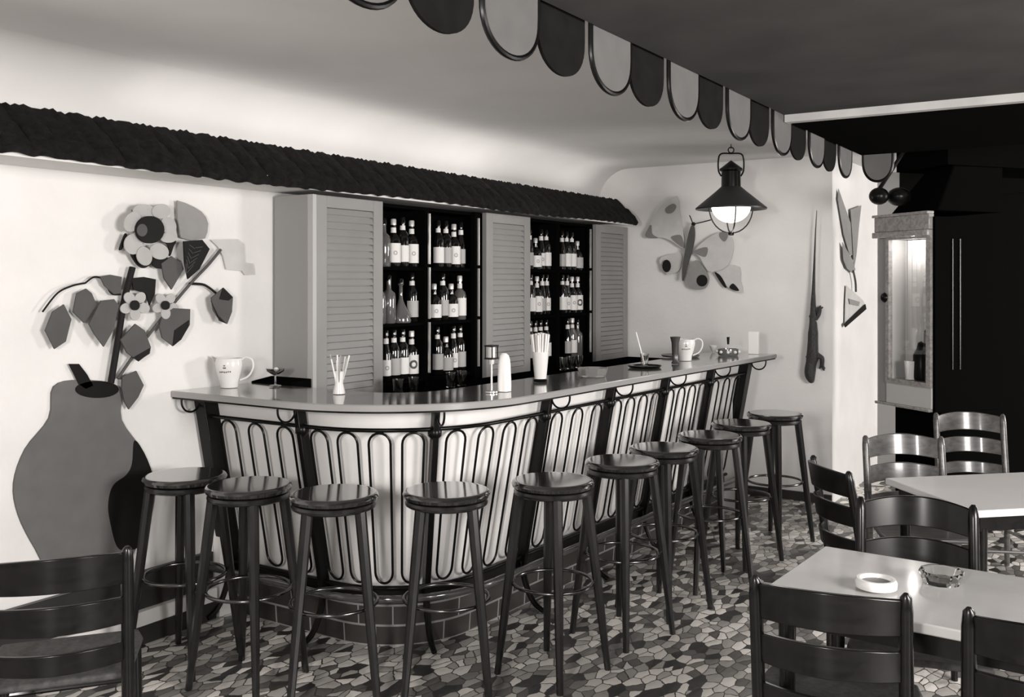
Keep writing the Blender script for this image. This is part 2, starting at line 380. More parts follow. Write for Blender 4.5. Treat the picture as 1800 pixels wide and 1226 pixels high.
# ------------------------------------------------------------------ bottles
def bottle_kind(kind):
    hgt = {'wine': .285, 'spirit': .27, 'slim': .285, 'squat': .22, 'decanter': .25, 'small': .15}[kind]
    P = {'wine': [(.0, 0), (.034, 0), (.037, .006), (.037, .165), (.032, .19), (.016, .215), (.0135, .225), (.0135, .28), (.015, .282), (.015, .285)],
         'spirit': [(.0, 0), (.038, 0), (.041, .006), (.041, .15), (.036, .172), (.017, .19), (.0145, .2), (.0145, .265), (.0155, .27)],
         'slim': [(.0, 0), (.027, 0), (.029, .006), (.029, .145), (.022, .18), (.013, .218), (.012, .28), (.0135, .285)],
         'squat': [(.0, 0), (.042, 0), (.045, .006), (.045, .115), (.038, .14), (.016, .16), (.015, .215), (.0165, .22)],
         'decanter': [(.0, 0), (.058, 0), (.062, .012), (.05, .05), (.022, .11), (.012, .14), (.011, .21), (.018, .222), (.012, .235), (.014, .25)],
         'small': [(.0, 0), (.024, 0), (.026, .005), (.026, .08), (.02, .1), (.01, .115), (.0095, .145), (.011, .15)]}[kind]
    return hgt, P
LP = {'wine': (.03, .125), 'spirit': (.025, .135), 'slim': (.03, .12), 'squat': (.02, .1), 'decanter': None, 'small': (.015, .065)}
protos = {}
def bottle(kind, style, loc, label, group):
    key = (kind, style); sc = None
    if key not in protos:
        hgt, P = bottle_kind(kind)
        t = thing('liquor_bottle', label, 'bottle', loc, 0, group)
        gm = M_gglass if style in ('clear', 'clearpale') else M_dglass
        MB().lathe(P, n=18).build('glass_body', gm, t)
        if LP[kind] and style != 'clear':
            z0, z1 = LP[kind]; R = max(r for r, z in P)+.0012; lb = MB()
            a0 = pi+.15; vs = []; nn = 12
            A = -2.15-.0; 
            for i in range(nn+1):
                a = A-1.15+2.3*i/nn
                vs += [(R*cos(a), R*sin(a), z0), (R*cos(a), R*sin(a), z1)]
                vs += [((R-.001)*cos(a), (R-.001)*sin(a), z0), ((R-.001)*cos(a), (R-.001)*sin(a), z1)]
            fs = []
            for i in range(nn):
                a, b = 4*i, 4*i+4; fs += [(a, b, b+1, a+1), (a+2, a+3, b+3, b+2), (a, a+2, b+2, b), (a+1, b+1, b+3, a+3)]
            fs += [(0, 1, 3, 2), (4*nn, 4*nn+2, 4*nn+3, 4*nn+1)]
            L = lb.add(vs, fs).build('paper_label', M_label if style in ('pale', 'clearpale', 'round') else M_label2, t)
            if style == 'round' or (style == 'pale' and kind != 'wine'):
                R2 = R+.0008; em = MB(); c = (z0+z1)/2; rr = .026 if style == 'round' else .013; ri = .013 if style == 'round' else .006; vs = []; n = 20
                for i in range(n):
                    th = 2*pi*i/n
                    for q in (rr, ri):
                        s_ = q*cos(th); a = A+s_/R2; vs.append((R2*cos(a), R2*sin(a), c+q*sin(th)))
                em.add(vs, [(2*i, 2*((i+1) % n), 2*((i+1) % n)+1, 2*i+1) for i in range(n)]).build('label_emblem', M_ink if style == 'round' else M_label2, L)
            nl = MB().lathe([(P[-3][0]+.0035, P[-3][1]-.0), (P[-3][0]+.0015, P[-3][1]+.012)][:0] or [(.0165, hgt-.075), (.0155, hgt-.045)], n=16).build('neck_label', M_label, t)
        dk = kind in ('wine', 'slim') and style != 'clearpale'
        MB().lathe([(.0, hgt-.03), (.0165, hgt-.03), (.0165, hgt-.002), (.014, hgt+.004), (.0, hgt+.004)], n=16).build('cap', M_dglass if dk or style == 'clear' else M_cap, t)
        protos[key] = t; return t
    return dup(protos[key], loc, 0, label, group)
ordn = ['first', 'second', 'third', 'fourth', 'fifth', 'sixth']
comp = [('left', 'left-hand', 660, 3.405), ('left', 'right-hand', 660, 3.405), ('right', 'left-hand', 900, 3.605), ('right', 'right-hand', 900, 3.605)]
B = {  # (compartment, shelf index from bottom): [(zoom x, kind, style)]
 (0, 2): [(52, 'slim', 'dim'), (95, 'spirit', 'clear'), (140, 'spirit', 'pale'), (193, 'wine', 'pale'), (252, 'spirit', 'pale')],
 (0, 1): [(60, 'spirit', 'clear'), (120, 'spirit', 'clear'), (183, 'decanter', 'clear'), (258, 'wine', 'dim')],
 (0, 0): [(60, 'slim', 'pale'), (122, 'wine', 'dim'), (182, 'wine', 'pale'), (258, 'spirit', 'round')],
 (1, 2): [(376, 'wine', 'pale'), (432, 'wine', 'dim'), (487, 'spirit', 'pale'), (541, 'slim', 'dim')],
 (1, 1): [(376, 'squat', 'pale'), (425, 'wine', 'dim'), (478, 'squat', 'pale'), (532, 'spirit', 'clearpale')],
 (1, 0): [(385, 'wine', 'dim'), (433, 'squat', 'dim'), (488, 'slim', 'pale'), (540, 'wine', 'dim')],
 (2, 2): [(116, 'slim', 'dim'), (150, 'squat', 'pale'), (197, 'slim', 'pale'), (256, 'wine', 'pale')],
 (2, 1): [(121, 'wine', 'pale'), (178, 'spirit', 'pale'), (215, 'slim', 'dim'), (246, 'slim', 'pale')],
 (2, 0): [(116, 'wine', 'dim'), (165, 'slim', 'dim'), (210, 'wine', 'dim'), (264, 'wine', 'pale')],
 (3, 2): [(332, 'slim', 'dim'), (364, 'wine', 'pale'), (405, 'wine', 'pale'), (449, 'squat', 'dim')],
 (3, 1): [(338, 'wine', 'pale'), (374, 'slim', 'pale'), (410, 'spirit', 'pale'), (452, 'spirit', 'round')],
 (3, 0): [(345, 'slim', 'dim'), (388, 'wine', 'clearpale'), (434, 'spirit', 'clear')],
}
shn = ['lowest', 'middle', 'top']
for (c, s_), lst in B.items():
    bay, half, x0, sc = comp[c]
    lo, hi = ((X1, 4.47), (4.51, X2-.04), (X3, 5.99), (6.03, X4-.021))[c]
    rad = {'wine': .037, 'spirit': .041, 'slim': .029, 'squat': .045, 'decanter': .062, 'small': .026}
    xs = [at_y(x0+zx/sc, 500, YS+.10).x for zx, _, _ in lst]; rs_ = [rad[k] for _, k, _ in lst]
    for _ in range(60):
        for i in range(len(xs)):
            xs[i] = min(max(xs[i], lo+rs_[i]+.005), hi-rs_[i]-.005)
            if i and xs[i]-xs[i-1] < rs_[i]+rs_[i-1]+.004:
                dd = (rs_[i]+rs_[i-1]+.004-(xs[i]-xs[i-1]))/2; xs[i] += dd; xs[i-1] -= dd
    for i, (zx, kind, style) in enumerate(lst):
        look = {'pale': 'with a white label', 'dim': 'with a grey label', 'clear': 'of plain pale glass', 'clearpale': 'of pale glass with a white label', 'round': 'with a ringed round emblem'}[style]
        if kind == 'decanter': look = 'shaped as a wide-footed decanter'
        x = xs[i]
        bottle(kind, style, (x, YS+.085, SHELF[s_]+.0005),
               '%s bottle %s, %s shelf, %s half of %s bay' % (ordn[i], look, shn[s_], half, bay), 'bottles on the back bar shelves')
# tumblers on the back counter
tb = None
for i, px in enumerate([700, 727, 792, 812, 990, 1003, 1018]):
    p = at_y(px, 650, 3.3)
    lab = '%s small glass from left on the back counter below the bottles' % (ordn+['seventh'])[i]
    if tb is None:
        mb = MB().lathe([(0, 0), (.024, 0), (.030, .085), (.0285, .085), (.0225, .006), (0, .006)], n=20)
        tb = tag(mb.build('glass_tumbler', M_glass, None), lab, 'glass', 'glasses on the back counter'); tb.location = (p.x, 3.3, 1.0005)
    else:
        q = tb.copy(); COL.objects.link(q); q.location = (p.x, 3.3, 1.0005); q['label'] = lab

# ------------------------------------------------------------------ the bar
def edge_path(off, y_end=3.745, x_end=6.62, n=22):
    """counter edge (off=0) or a line off metres inside it, with outward normals and arc length"""
    cx, cy, R = 3.63, 3.01, .75; pts = []; rr = R-off
    a_end = -pi/2-.047
    m = 10
    for i in range(m): t = i/m; pts.append((Vector((cx-rr, y_end+(cy-y_end)*t, 0)), Vector((-1, 0, 0))))
    for i in range(n+1):
        a = pi+(pi/2-.047)*i/n; nn = Vector((cos(a), sin(a), 0)); pts.append((Vector((cx, cy, 0))+nn*rr, nn))
    p, nn = pts[-1]; d = Vector((-nn.y, nn.x, 0)); L = (x_end-p.x)/d.x
    for i in range(1, 31): pts.append((p+d*L*i/30, nn.copy()))
    s = 0; out = []
    for i, (q, nn) in enumerate(pts):
        if i: s += (q-pts[i-1][0]).length
        out.append((q, nn, s))
    return out
EP = edge_path(0)
POST_OFF = .14
PP = edge_path(POST_OFF, 3.735, 6.50)
def on(path, s):
    for i in range(len(path)-1):
        if path[i+1][2] >= s:
            t = (s-path[i][2])/(path[i+1][2]-path[i][2]); return path[i][0].lerp(path[i+1][0], t), path[i][1].lerp(path[i+1][1], t).normalized()
    return path[-1][0], path[-1][1]
ZU = 1.063
def lean(z): return .155*(ZU-z)/(ZU-.25)
def wall_strip(path, off_fn, zs, thick, uvs=False):
    """ribbon following path; off_fn(z) extra inward offset"""
    mb = MB(); n = len(path); k = len(zs); vs = []; uv = []
    for (p, nn, s) in path:
        for z in zs:
            q = p-nn*off_fn(z); vs.append((q.x, q.y, z)); uv.append((s, z))
        for z in zs:
            q = p-nn*(off_fn(z)+thick); vs.append((q.x, q.y, z)); uv.append((s, z))
    fs = []; K = 2*k
    for i in range(n-1):
        a, b = i*K, (i+1)*K
        for j in range(k-1):
            fs.append((a+j, b+j, b+j+1, a+j+1)); fs.append((a+k+j, a+k+j+1, b+k+j+1, b+k+j))
        fs.append((a, a+k, b+k, b)); fs.append((a+k-1, b+k-1, b+2*k-1, a+2*k-1))
    for a in (0, (n-1)*K):
        for j in range(k-1): fs.append((a+j, a+j+1, a+k+j+1, a+k+j))
    mb.add(vs, fs)
    if uvs: mb.uv = uv
    return mb
bar = thing('bar_counter', 'curved bar with white panelled front behind a black iron grille', 'bar', (0, 0, 0))
wall_strip(PP, lambda z: .05+lean(z), [.25, .6, ZU], .02).build('front_panel', M_panel, bar)
wall_strip(PP, lambda z: .165+.02*(1-z/.25), [0, .249], .08, True).build('brick_plinth', M_brick, bar)
# far end panel of the bar
p, nn, s = PP[-1]; q = EP[-1][0]
mb = MB().box((6.44, 2.33, 0), (6.485, 2.62, ZU)); mb.build('end_panel', M_panel, bar)
mb = MB().box((3.12, 3.70, 0.0), (3.24, 3.745, ZU)); mb.build('wall_batten', M_panel, bar)
# posts
post_px = [345, 526, 770, 962, 1075, 1172, 1252, 1315]; post_s = []
import bisect
def px_of(p, z): 
    D = p.x*CA+p.y*SA; r = p.x*SA-p.y*CA; return 920+1700*r/D
for px in post_px:
    best = min(((abs(px_of(on(PP, s/200*PP[-1][2])[0], ZU)-px), s/200*PP[-1][2]) for s in range(0, 201)))
    post_s.append(best[1])
post_s[0] = .04; post_s[-1] = PP[-1][2]-.03
for i, s in enumerate(post_s):
    p, nn = on(PP, s); t = Vector((-nn.y, nn.x, 0)); hw = .013; dp0, dp1 = -.026, .026
    if i == 0: hw, dp0, dp1 = .035, -.03, .08
    if i == 7: hw, dp0, dp1 = .035, -.02, .07
    mb = MB(); ps = []
    for z in (.19, ZU):
        c = p-nn*lean(z)
        ps += [c-t*hw-nn*dp1+Vector((0, 0, z)), c+t*hw-nn*dp1+Vector((0, 0, z)), c+t*hw-nn*dp0+Vector((0, 0, z)), c-t*hw-nn*dp0+Vector((0, 0, z))]
    mb.hexa(ps); po = mb.build('post', M_black, bar, bevel=.003)
    # curled foot
    c = p-nn*lean(.25); f = smooth_path([c+Vector((0, 0, .24)), c+nn*.02+Vector((0, 0, .14)), c+nn*.07+Vector((0, 0, .05)), c+nn*.13+Vector((0, 0, .016))], 5)
    MB().tube(f, .014, 8, rs=[.016-.004*k/len(f) for k in range(len(f))]).build('curled_foot', M_black, po)
    # half-ring hook under the overhang
    rr = .052; c0 = p+nn*(rr+.018); arc = [c0+nn*cos(a)*rr*-1+Vector((0, 0, ZU-.012-sin(a)*rr)) for a in [pi*k/14 for k in range(15)]]
    MB().tube([arc[0]+Vector((0, 0, .01))]+arc+[arc[-1]+Vector((0, 0, .01))], .0048, 8).build('half_ring_hook', M_black, po)
    # collar
    z = .955; c = p-nn*lean(z); mb = MB()
    if 0 < i < 7:
        mb.lathe([(.0, -.03), (.014, -.03), (.03, -.012), (.031, .0), (.03, .014), (.016, .03), (0, .03)], (c.x, c.y, z), 12); mb.build('collar', M_black, po)
def rail(z, r, off, name, s0=0, s1=None, m=M_black):
    pts = []; L = PP[-1][2]; s1 = s1 or L
    k = 60
    for i in range(k+1):
        p, nn = on(PP, s0+(s1-s0)*i/k); q = p-nn*(lean(z)+off); pts.append((q.x, q.y, z))
    return MB().tube(pts, r, 10).build(name, m, bar)
wall_strip(PP, lambda z: .01+lean(.25), [.205, .252], .05).build('lower_band', M_black, bar)
rail(.972, .009, 0, 'upper_rail', .03, PP[-1][2]-.03); rail(.262, .011, 0, 'lower_rail', .03, PP[-1][2]-.03)
rail(.245, .017, -.10, 'foot_rail', .03, PP[-1][2]-.05, mat('foot_rail_metal', .06, .15, spec=.8, coat=.8))
# elongated loops of the grille
for b in range(7):
    s0, s1 = post_s[b]+(.05 if b == 0 else .02), post_s[b+1]-(.05 if b == 6 else .02); L = s1-s0; n = max(1, round(L/.165))
    for k in range(n):
        sc_ = s0+L*(k+.5)/n; hw = .049; zt, zb = .960, .285; rr = hw; pts = []
        for a in [pi*j/10 for j in range(11)]: pts.append((sc_+hw*cos(a), zt-rr+rr*sin(a)))
        for a in [pi+pi*j/10 for j in range(11)]: pts.append((sc_+hw*cos(a), zb+rr+rr*sin(a)))
        P3 = []
        for (s_, z) in pts:
            p, nn = on(PP, s_); q = p-nn*lean(z); P3.append((q.x, q.y, z))
        MB().tube(P3, .0055, 8, closed=True).build('grille_loop', M_black, bar)
# counter top
IP = edge_path(.47, 3.745, 6.62)
mb = MB(); n = len(EP); zt, zb = 1.10, ZU+.001; vs = []
for (a, b) in zip(EP, IP): vs += [(a[0].x, a[0].y, zt-.004), (b[0].x, b[0].y, zt-.004), (b[0].x, b[0].y, zb+.008), (a[0].x, a[0].y, zb+.008), (a[0].x-a[1].x*.005, a[0].y-a[1].y*.005, zt)]
fs = []; ms = []
for i in range(n-1):
    a, b = 5*i, 5*i+5
    for f, m_ in (((a+4, b+4, b+1, a+1), 0), ((a+1, b+1, b+2, a+2), 1), ((a+2, b+2, b+3, a+3), 1), ((a+3, b+3, b, a), 1), ((a, b, b+4, a+4), 1)): fs.append(f); ms.append(m_)
for a, r_ in ((0, 0), (5*(n-1), 1)): fs.append((a, a+4, a+1, a+2, a+3)); ms.append(1)
ct = thing('bar_countertop', 'polished grey curved countertop with a light edge on top of the bar', 'countertop', (0, 0, 0))
mb.v = vs; mb.f = fs; mb.mi = ms; mb.build('slab', None, ct, mats=[M_top, M_edge], smooth=30)
wall_strip(edge_path(.006, 3.744, 6.61), lambda z: 0, [ZU+.0005, ZU+.0085], .44).build('apron', M_black, ct)

# ------------------------------------------------------------------ bar stools
def stool(label, loc, rz):
    t = thing('bar_stool', label, 'stool', loc, rz, 'bar stools along the bar')
    zs = .79
    MB().lathe([(0, zs-.032), (.150, zs-.032), (.166, zs-.026), (.171, zs-.014), (.168, zs-.006), (.162, zs-.001), (.158, zs), (.150, zs), (0, zs)], n=48).build('seat', M_seat, t)
    MB().lathe([(0, zs-.060), (.150, zs-.060), (.160, zs-.054), (.162, zs-.046), (.157, zs-.036), (.150, zs-.033), (0, zs-.033)], n=40).build('seat_frame', M_leg, t)
    for k in range(4):
        a = k*pi/2; d = Vector((cos(a), sin(a), 0)); top = d*.138+Vector((0, 0, zs-.05)); bot = d*.228
        pts = [bot.lerp(top, q/6) for q in range(7)]
        o = MB().tube(pts, .02, 8, rs=[.0135, .0155, .0175, .019, .0205, .0215, .022]).build('leg', M_leg, t)
    R = .165; ring = [(R*cos(2*pi*i/40), R*sin(2*pi*i/40), .37) for i in range(40)]
    MB().tube(ring, .0075, 10, closed=True).build('foot_ring', M_ring, t)
    return t
SP = [(325, 834, 1), (437, 851, 1), (587, 866, 0), (785, 861, 0), (972, 843, 1), (1094, 809, .6), (1167, 786, .9), (1248, 764, .2), (1303, 743, .8), (1362, 726, 1)]
slab = ['round-seat bar stool beside the mural wall, leftmost at the bar', 'dark round bar stool in front of the second grille post from left', 'round bar stool at the curve of the bar, third from left',
        'round bar stool at the middle of the curved bar front, fourth from left', 'round bar stool at the start of the long straight bar side, fifth from left', 'dark round bar stool, sixth from left along the straight bar side',
        'dark round bar stool, fourth counting back from the far wall end', 'dark round bar stool, third from the far end of the bar', 'dark round bar stool, next to last before the far wall', 'round bar stool standing clear against the pale far wall, farthest of the row']
st0 = None
for i, (px, py, f) in enumerate(SP):
    p = at_z(px, py, .79); view = atan2(p.y, p.x); rz = view + (pi/4 if f == 0 else pi/2+.12*f - (.35 if f == .2 else 0)); loc = (p.x, p.y, 0)
    if st0 is None: st0 = stool(slab[0], loc, rz)
    else: dup(st0, loc, rz, slab[i])

# ------------------------------------------------------------------ ladder-back chairs and tables
def chair(label, loc, rz, wm, group='ladder-back chairs'):
    t = thing('ladder_back_chair', label, 'chair', loc, rz, group); W = .18
    def back(z): return -.0-.075*max(0, z-.40)/.44
    for s in (-1, 1):
        pts = [Vector((s*W, back(z), z)) for z in (0, .2, .4, .55, .7, .80, .835, .845)]
        MB().tube(pts, .018, 12, rs=[.014, .017, .018, .018, .0175, .0175, .014, .006]).build('rear_leg', wm, t)
        MB().tube([(s*(W+.015), .36, 0), (s*(W+.015), .355, .2), (s*(W+.01), .35, .43)], .017, 10, rs=[.013, .017, .019]).build('front_leg', wm, t)
        MB().tube([(s*W, .0, .2), (s*(W+.013), .355, .22)], .009, 8).build('stretcher', wm, t)
    for z in (.17, .3): MB().tube([(-W-.01, .355, z), (W+.01, .355, z)], .009, 8).build('stretcher', wm, t)
    for (z0, z1, ar) in ((.735, .828, .018), (.615, .695, .012), (.50, .56, .008)):
        mb = MB(); vs = []; n = 16; th = .008
        for i in range(n+1):
            u = -1+2*i/n; x = u*(W-.006); c = (1-u*u); y0 = back((z0+z1)/2)-.072*c
            za, zb = z0+ar*.6*c, z1+ar*c
            vs += [(x, back(za)-.072*c-th, za), (x, back(zb)-.072*c-th, zb), (x, back(zb)-.072*c+th, zb), (x, back(za)-.072*c+th, za)]
        fs = [(4*i+j, 4*i+4+j, 4*i+4+(j+1) % 4, 4*i+(j+1) % 4) for i in range(n) for j in range(4)]+[(0, 1, 2, 3), (4*n+3, 4*n+2, 4*n+1, 4*n)]
        mb.add(vs, fs).build('back_slat', wm, t, bevel=.003)
    pl = [(-W-.005, .005), (W+.005, .005), (W+.035, .30), (W+.02, .375), (-W-.02, .375), (-W-.035, .30)]
    MB().prism([(x, y, .435) for x, y in pl], (0, 0, .022)).build('seat', wm if wm is M_chair_l else M_rush, t, bevel=.008)
    return t
def place_chair(label, L, R, wm, proto=None, face=None):
    """L, R: world xy of the two post tops; sitter faces 'face' side"""
    L = Vector((*L, 0)); R = Vector((*R, 0)); mid = (L+R)/2; d = (R-L).normalized(); f = Vector((-d.y, d.x, 0))
    if face is not None and f.dot(Vector((*face, 0))) < 0: f = -f
    loc = mid+f*.07; rz = atan2(f.y, f.x)-pi/2
    if proto: return dup(proto, loc, rz, label)
    return chair(label, loc, rz, wm)
cA = place_chair('dark ladder-back chair seen from behind at the near grey table', (2.42, .835), (2.48, .47), M_chair, face=(1, .1))
place_chair('dark ladder-back chair beside the near table at the lower right, mostly cut off', (2.45, .335), (2.50, -.03), M_chair, cA, (1, .1))
place_chair('dark ladder-back chair standing alone left of the two tables', (4.25, 1.20), (3.94, .96), M_chair, cA, (.5, -.8))
place_chair('glossy dark ladder-back chair behind the near grey table', (3.50, .83), (3.58, .46), M_chair, cA, (-1, 0))
cE = place_chair('light brown ladder-back chair behind the white table', (4.91, 1.14), (5.09, .80), M_chair_l, face=(-1, -.4))
place_chair('light brown ladder-back chair below the black glazed cabinet', (5.98, .99), (6.13, .64), M_chair_l, cE, (-1, -.4))
place_chair('dark ladder-back chair at the lower left below the painted urn', (1.73, 2.44), (1.44, 2.66), M_chair, cA, (.3, .8))

def table(name, label, c, rz, sx, sy, topm, group='cafe tables'):
    t = thing(name, label, 'table', (c[0], c[1], 0), rz, group)
    MB().box((-sx/2, -sy/2, .712), (sx/2, sy/2, .74)).build('tabletop', topm, t, bevel=.004)
    MB().box((-sx/2+.04, -sy/2+.04, .65), (sx/2-.04, sy/2-.04, .711)).build('apron', M_chair, t)
    for a in (-1, 1):
        for b in (-1, 1):
            x, y = a*(sx/2-.06), b*(sy/2-.06)
            MB().tube([(x, y, 0), (x, y, .3), (x, y, .66)], .02, 10, rs=[.015, .02, .024]).build('leg', M_chair, t)
    return t
# near table: far-left corner (3.14,.87), about .6 x 1.0
table('cafe_table', 'near table with grey top carrying a white ashtray, lower right', (2.875, .365), -.05, .57, 1.02, M_table)
u1 = Vector((-.725, -.689)); u2 = Vector((.689, -.725)); P = Vector((4.43, .935)); cc = P+u1*.31+u2*.45
table('cafe_table', 'white-topped table turned cornerwise behind the near grey table', cc, atan2(u1.y, u1.x), .62, .90, M_table_w)

# things on the near table
p = at_z(1540, 1036, .74)
t = thing('ashtray', 'round white ashtray with a dark hollow on the near grey table', 'ashtray', (p.x, p.y, .7405))
MB().lathe([(0, 0), (.045, 0), (.056, .006), (.057, .022), (.052, .030), (.044, .030), (.041, .018), (0, .016)], n=40).build('dish', M_porc, t)
MB().lathe([(0, .0165), (.0405, .019), (.040, .020), (0, .0175)], n=32).build('grey_inset', mat('ash_inset', .2, .5), t)
p = at_z(1655, 1025, .74)
mb = MB().lathe([(0, 0), (.05, 0), (.062, .03), (.060, .036), (.052, .034), (.042, .012), (0, .010)], n=10); o = mb.build('glass_dish', M_glass, None, smooth=15)
tag(o, 'cut glass dish at the right side of the near grey table', 'dish'); o.location = (p.x, p.y, .7405)

# ------------------------------------------------------------------ things on the bar
ZK = 1.1005
def jug(label, px, py, sc, hd, loc=None):
    p = at_z(px, py, ZK) if loc is None else Vector(loc)
    t = thing('water_jug', label, 'jug', p, 0, 'white jugs on the bar'); t.scale = (sc,)*3
    MB().lathe([(0, 0), (.042, 0), (.045, .006), (.047, .03), (.060, .07), (.068, .105), (.069, .125), (.063, .145), (.060, .145), (.063, .12), (.05, .06), (.040, .03), (.038, .008), (0, .008)], n=32).build('body', M_porc, t)
    hd = Vector(hd).normalized()
    MB().tube(smooth_path([hd*.060+Vector((0, 0, .135)), hd*.085+Vector((0, 0, .150)), hd*.115+Vector((0, 0, .135)), hd*.118+Vector((0, 0, .095)), hd*.095+Vector((0, 0, .055)), hd*.054+Vector((0, 0, .035))], 6), .005, 8).build('handle', M_porc, t)
    sp = -hd; n_ = Vector((-sp.y, sp.x, 0))
    MB().prism([sp*.055+n_*.022+Vector((0, 0, .147)), sp*.088+Vector((0, 0, .156)), sp*.055-n_*.022+Vector((0, 0, .147)), sp*.066+Vector((0, 0, .11))], (0, 0, .002)).build('spout', M_porc, t)
    # printed mark facing the room
    a0 = atan2(-SA, -CA)-.05; mk = MB(); random.seed(3)
    def patch(ac, w_, z0, z1, R):
        vs = []
        for (a, z) in ((ac-w_/2, z0), (ac+w_/2, z0), (ac+w_/2, z1), (ac-w_/2, z1)): vs.append((R(z0)*cos(a), R(z0)*sin(a), z))
        mk.add(vs, [(0, 1, 2, 3)])
    R = lambda z: .060+(z-.07)/.035*.008+.0015
    for k in range(7): patch(a0-.42+k*.14, .085, .076+random.uniform(0, .003), .090-random.uniform(0, .004), R)
    patch(a0, .22, .098, .110, R); patch(a0, .12, .110, .115, R)
    mk.build('printed_mark', M_ink, t)
    return t
rt = (SA, -CA, 0)
jug('white jug with a dark printed mark at the left end of the bar', 403, 681, .95, rt)
jug('white jug beside the dark slim vase near the far end of the bar', 1204, 634, .93, rt)
# saucer glass
p = at_z(484, 679, ZK); t = thing('cocktail_glass', 'stemmed saucer glass with ice between the left jug and the shutters', 'glass', p)
MB().lathe([(0, 0), (.03, .001), (.028, .004), (.004, .008), (.0035, .05), (.02, .058), (.040, .072), (.044, .085), (.0425, .085), (.038, .074), (.018, .061), (0, .058)], n=28).build('bowl_and_stem', M_glass, t)
MB().ball((.005, 0, .078), .012, 8).build('ice', M_porc, t)
# glass of wrapped straws
p = at_z(596, 692, ZK); t = thing('straw_glass', 'narrow glass holding a splayed bunch of white sticks, on the bar before left shutter', 'glass', p)
MB().lathe([(0, 0), (.028, 0), (.027, .01), (.019, .045), (.024, .10), (.0225, .10), (.0175, .045), (.016, .012), (0, .012)], n=24).build('holder', M_porc, t)
random.seed(5)
for k in range(10):
    a = random.uniform(0, 2*pi); q = Vector((cos(a), sin(a), 0)); l = random.uniform(.15, .175)
    MB().tube([q*.008+Vector((0, 0, .02)), q*random.uniform(.03, .052)+Vector((0, 0, l))], .0035, 6).build('stick', M_cloth if k % 3 else M_label2, t)
# tall holder with straws
p = at_z(950, 671, ZK); t = thing('straw_holder', 'tall flared holder packed with white drinking straws before the right bottle bay', 'straws', p)
MB().lathe([(0, 0), (.034, 0), (.036, .008), (.030, .014), (0, .014)], n=28).build('base', M_black, t)
MB().lathe([(0, .0145), (.030, .0145), (.040, .12), (.043, .15), (0, .15)], n=28).build('cup', M_porc, t)
for k in range(30):
    a = 2.399*k; r = sqrt((k+.5)/30); q = Vector((cos(a)*r, sin(a)*r, 0))
    MB().tube([q*.036+Vector((0, 0, .13)), q*.05+Vector((0, 0, .235+.012*(1-r)))], .0052, 6).build('straw', M_cloth, t)
# drink tap with a cloth
p = at_z(864, 690, ZK); t = thing('bottle_measure', 'small clamped drink measure on a slim stand before the middle shutter', 'measure', p)
MB().lathe([(0, 0), (.03, 0), (.03, .006), (.005, .01), (.0045, .14), (0, .14)], n=20).build('stand', M_strip, t)
MB().lathe([(0, .128), (.012, .128), (.013, .15), (.004, .155), (0, .155)], n=16).build('spout', M_strip, t)
MB().box((-.026, -.022, .150), (.026, .022, .157)).box((-.026, -.022, .207), (.026, .022, .214)).build('clamp_plate', M_black, t)
for sx_, sy_ in ((-.022, -.018), (.022, -.018), (.022, .018), (-.022, .018)): MB().tube([(sx_, sy_, .157), (sx_, sy_, .207)], .003, 8).build('rod', M_black, t)
MB().lathe([(0, .1575), (.017, .1575), (.017, .205), (0, .205)], n=18).build('measuring_chamber', M_porc, t)
p = at_z(886, 688, ZK)
mb = MB(); n = 28; vs = []
for j, (r, z) in enumerate([(.030, 0), (.031, .03), (.030, .08), (.029, .12), (.027, .145), (.022, .163), (.010, .174)]):
    for i in range(n):
        a = 2*pi*i/n; rr = r*(1+.10*sin(5*a)*(1-z/.19)); vs.append((rr*cos(a), rr*sin(a), z))
m = 7; fs = [(i+j*n, (i+1) % n+j*n, (i+1) % n+(j+1)*n, i+(j+1)*n) for j in range(m-1) for i in range(n)]+[tuple(range(n-1, -1, -1)), tuple((m-1)*n+i for i in range(n))]
o = mb.add(vs, fs).build('napkin', M_cloth, None); o.location = p; tag(o, 'white folded napkin standing beside the drink measure on the bar', 'napkin')
# cut-glass dish
p = at_z(1042, 662, ZK)
mb = MB(); mb.lathe([(0, 0), (.07, 0), (.085, .045), (.080, .045), (.064, .010), (0, .008)], n=8); o = mb.build('glass_bowl', mat_glass('grey_glass', .75, .08, .85), None, smooth=10); o.location = p
tag(o, 'low cut glass bowl on the bar left of the dark tray', 'bowl')
# trays
def tray(label, px, py, rx, z=ZK, m=M_black):
    p = at_z(px, py, z)
    t = MB().lathe([(0, 0), (rx-.01, 0), (rx, .012), (rx-.003, .012), (rx-.012, .004), (0, .004)], n=40).build('tray', m, None); t.location = p; return tag(t, label, 'tray', 'trays on the bar'), p
_, p = tray('black round tray under the glass with a white straw', 1133, 646, .10)
t = thing('tumbler', 'glass tumbler holding a long white straw on the black tray', 'glass', (p.x, p.y, ZK+.005))
MB().lathe([(0, 0), (.020, 0), (.026, .075), (.0245, .075), (.0185, .006), (0, .006)], n=20).build('glass_body', M_glass, t)
q = Vector((-rt[0], -rt[1], 0)); MB().tube([Vector((0, 0, .012)), q*.05+Vector((0, 0, .20))], .004, 8).build('straw', M_cloth, t)
p = at_z(1187, 640, ZK)
t = thing('slim_vase', 'dark slim flared vase touching the right-hand jug', 'vase', p)
MB().lathe([(0, 0), (.022, 0), (.024, .008), (.016, .02), (.020, .06), (.023, .13), (.032, .165), (.029, .165), (.018, .12), (.012, .03), (0, .03)], n=24).build('vase_body', mat('dark_ribbed_glass', .05, .2, spec=.7), t)
tray('grey round tray behind the slim vase and right-hand jug', 1196, 627, .13, m=mat('grey_tray', .12, .3))
p = at_z(1254, 619, ZK)
